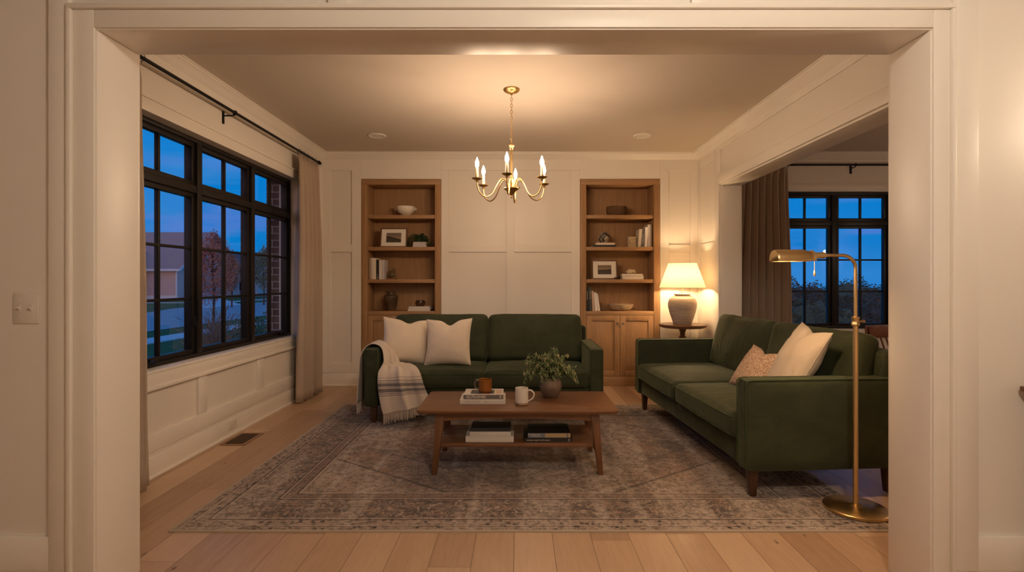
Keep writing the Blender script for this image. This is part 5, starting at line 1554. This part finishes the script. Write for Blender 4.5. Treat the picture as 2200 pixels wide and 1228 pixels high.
BARK = noisy('tree_bark', (.07, .055, .045), (.11, .085, .07), 20)
RED = leafmat('red_autumn_leaf', (.75, .24, .13), (.5, .2, .12), .8)
GRN = leafmat('green_street_leaf', (.16, .20, .09), (.28, .26, .11), .8)
def tree(label, x, y, z, h, rad, mat, nl, size, seed, group=None, name='street_tree', lower=None, taper=.55):
    r = thing(name, label, 'tree', (x, y, z), group=group)
    m = MB(); m.tube(cr([(0, 0, 0), (.02 * h * .3, 0, h * .3), (-.01 * h, 0, h * .6), (0, 0, h * .9)], 4), [h * .016 * (1 - .75 * k / 12) for k in range(13)], 8)
    rnd = random.Random(seed)
    for k in range(12):
        a = rnd.uniform(0, 2 * PI); z0 = h * rnd.uniform(.3, .75); q = rad * rnd.uniform(.5, .9) * (1 - .5 * (z0 / h))
        m.tube([(0, 0, z0), (math.cos(a) * q * .5, math.sin(a) * q * .5, z0 + h * .07), (math.cos(a) * q, math.sin(a) * q, z0 + h * .16)], [h * .007, h * .005, h * .002], 5)
    m.build('trunk', BARK, r)
    leafcloud(nl, rad, rad, h * .37, h * .63, size, seed, taper).build('foliage', mat, r, smooth=False)
    return r
tree('young red leaved street tree seen through the middle window unit', -13.15, 22.5, GZ, 4.0, .95, RED, 7000, .075, 3)
tree('green young tree right of the red one, beyond the street', -20.0, 41, GZ, 4.6, .85, GRN, 3500, .11, 5)
tree('thin russet tree seen through the far window unit', -20.6, 37.5, GZ, 4.0, .6, leafmat('russet_leaf', (.34, .18, .10), (.22, .15, .09), .8), 3000, .1, 8)
# planting near the window
DRYG = leafmat('dry_ornamental_grass', (.30, .19, .13), (.42, .28, .2), .9)
r = thing('ornamental_grass', 'tuft of dry brown ornamental grass outside the middle window unit', 'grass', (-4.95, 8.55, GZ))
m = MB(); rnd = random.Random(4)
for k in range(260):
    a = rnd.uniform(0, 2 * PI); h_ = rnd.uniform(.7, 1.55); q = rnd.uniform(.1, .55)
    p0 = Vector((math.cos(a) * .08, math.sin(a) * .08, 0)); p1 = Vector((math.cos(a) * q * .4, math.sin(a) * q * .4, h_ * .7)); p2 = Vector((math.cos(a) * q, math.sin(a) * q, h_ * (1 - q * .3)))
    m.tube(cr([p0, p1, p2], 4), [.004] * 6 + [.003, .003, .001], 4)
    if rnd.random() < .35: m.tube([p2, p2 + (p2 - p1).normalized() * .12], [.008, .001], 5)
m.build('blades', DRYG, r, smooth=False)
r = thing('garden_shrub', 'dark leafy shrub beside the ornamental grass outside', 'shrub', (-4.75, 9.35, GZ))
m = MB(); m.tube([(0, 0, 0), (0, 0, .6)], .02, 8); m.build('stem', BARK, r)
leafcloud(1700, .42, .42, .62, .72, .07, 12, .2, .2).build('foliage', SHRUBM, r, smooth=False)
# brick face of this house beside the window
BRICK, n, b = new_mat('dark_brick', .85); c = n.co(); x, y, z = n.sep(c)
br = n.n('ShaderNodeTexBrick'); n.L.new(n.comb(n.m('ADD', x, y), z), br.inputs['Vector']); br.inputs['Scale'].default_value = 1.0
br.inputs['Brick Width'].default_value = .21; br.inputs['Row Height'].default_value = .076; br.inputs['Mortar Size'].default_value = .006
br.inputs['Color1'].default_value = (.10, .055, .045, 1); br.inputs['Color2'].default_value = (.15, .085, .065, 1); br.inputs['Mortar'].default_value = (.34, .31, .29, 1)
n.put(b.inputs['Base Color'], br.outputs[0])
m = MB(); bx0, bx1 = XL - .35, XL - .2
m.box(bx0, bx1, 5.76, YB + .6, GZ, H + .3); m.box(bx0, bx1, 1.5, 3.24, GZ, H + .3); m.box(bx0, bx1, 3.24, 5.76, GZ, .66); m.box(bx0, bx1, 3.24, 5.76, 2.44, H + .3)
struct(m.build('wall_exterior_brick', BRICK, smooth=False))

# woods beyond the dining window
m = MB(); m.box(-2, 90, 7.2, 190, -5.2, -5); o = struct(m.build('ground_meadow', GRASS, smooth=False))
WOOD1 = leafmat('dark_woodland_leaf', (.045, .09, .07), (.07, .12, .085), .9)
WOOD2 = leafmat('rusty_woodland_leaf', (.10, .08, .065), (.08, .09, .065), .9)
def wood_tree(label, mat, seed, loc):
    r = thing('woodland_tree', label, 'tree', loc, group='woodland trees beyond the dining window')
    m = MB(); m.tube([(0, 0, 0), (.1, 0, 2.5), (0, .1, 4.6)], [.16, .12, .05], 8); m.build('trunk', BARK, r)
    m = MB(); rnd = random.Random(seed)
    for k in range(9):
        a = rnd.uniform(0, 2 * PI); q = rnd.uniform(0, 1.2); m.ball((math.cos(a) * q, math.sin(a) * q, rnd.uniform(2.2, 4.9)), rnd.uniform(.6, 1.05), 14, 10)
    for v in m.v: v += Vector((noise.noise(v * 3), noise.noise(v * 3 + Vector((7, 0, 0))), noise.noise(v * 3 + Vector((0, 9, 0))))) * .35
    l2 = leafcloud(3600, 2.0, 2.0, 2.2, 3.6, .16, seed, .3, .9); m.add(l2.v, l2.f)
    m.build('foliage', mat, r, smooth=False)
    return r
pr = [wood_tree('dark leafy tree in the woods beyond the dining window', WOOD1, 31, (10, 30, -5)), wood_tree('dark leafy tree in the woods beyond the dining window', WOOD1, 37, (13, 31, -5)), wood_tree('rust tinged tree in the woods beyond the dining window', WOOD2, 41, (16, 30.5, -5))]
rnd = random.Random(11); cnt = 0
for row_ in range(4):
    Yr = 24 + row_ * 7
    x_ = Yr * .50
    while x_ < Yr * .86:
        src = pr[2] if rnd.random() < .22 else pr[rnd.randrange(2)]
        if cnt < 3: c_ = pr[cnt]
        else: c_ = copy_tree(src)
        sc = (.98 + .035 * row_) * rnd.uniform(.93, 1.06)
        c_.location = (x_ + rnd.uniform(-.4, .4), Yr + rnd.uniform(-1.5, 1.5), -5 + rnd.uniform(-.15, .15)); c_.scale = (sc, sc, sc); c_.rotation_euler = (0, 0, rnd.uniform(0, 6))
        cnt += 1; x_ += rnd.uniform(1.9, 2.8)
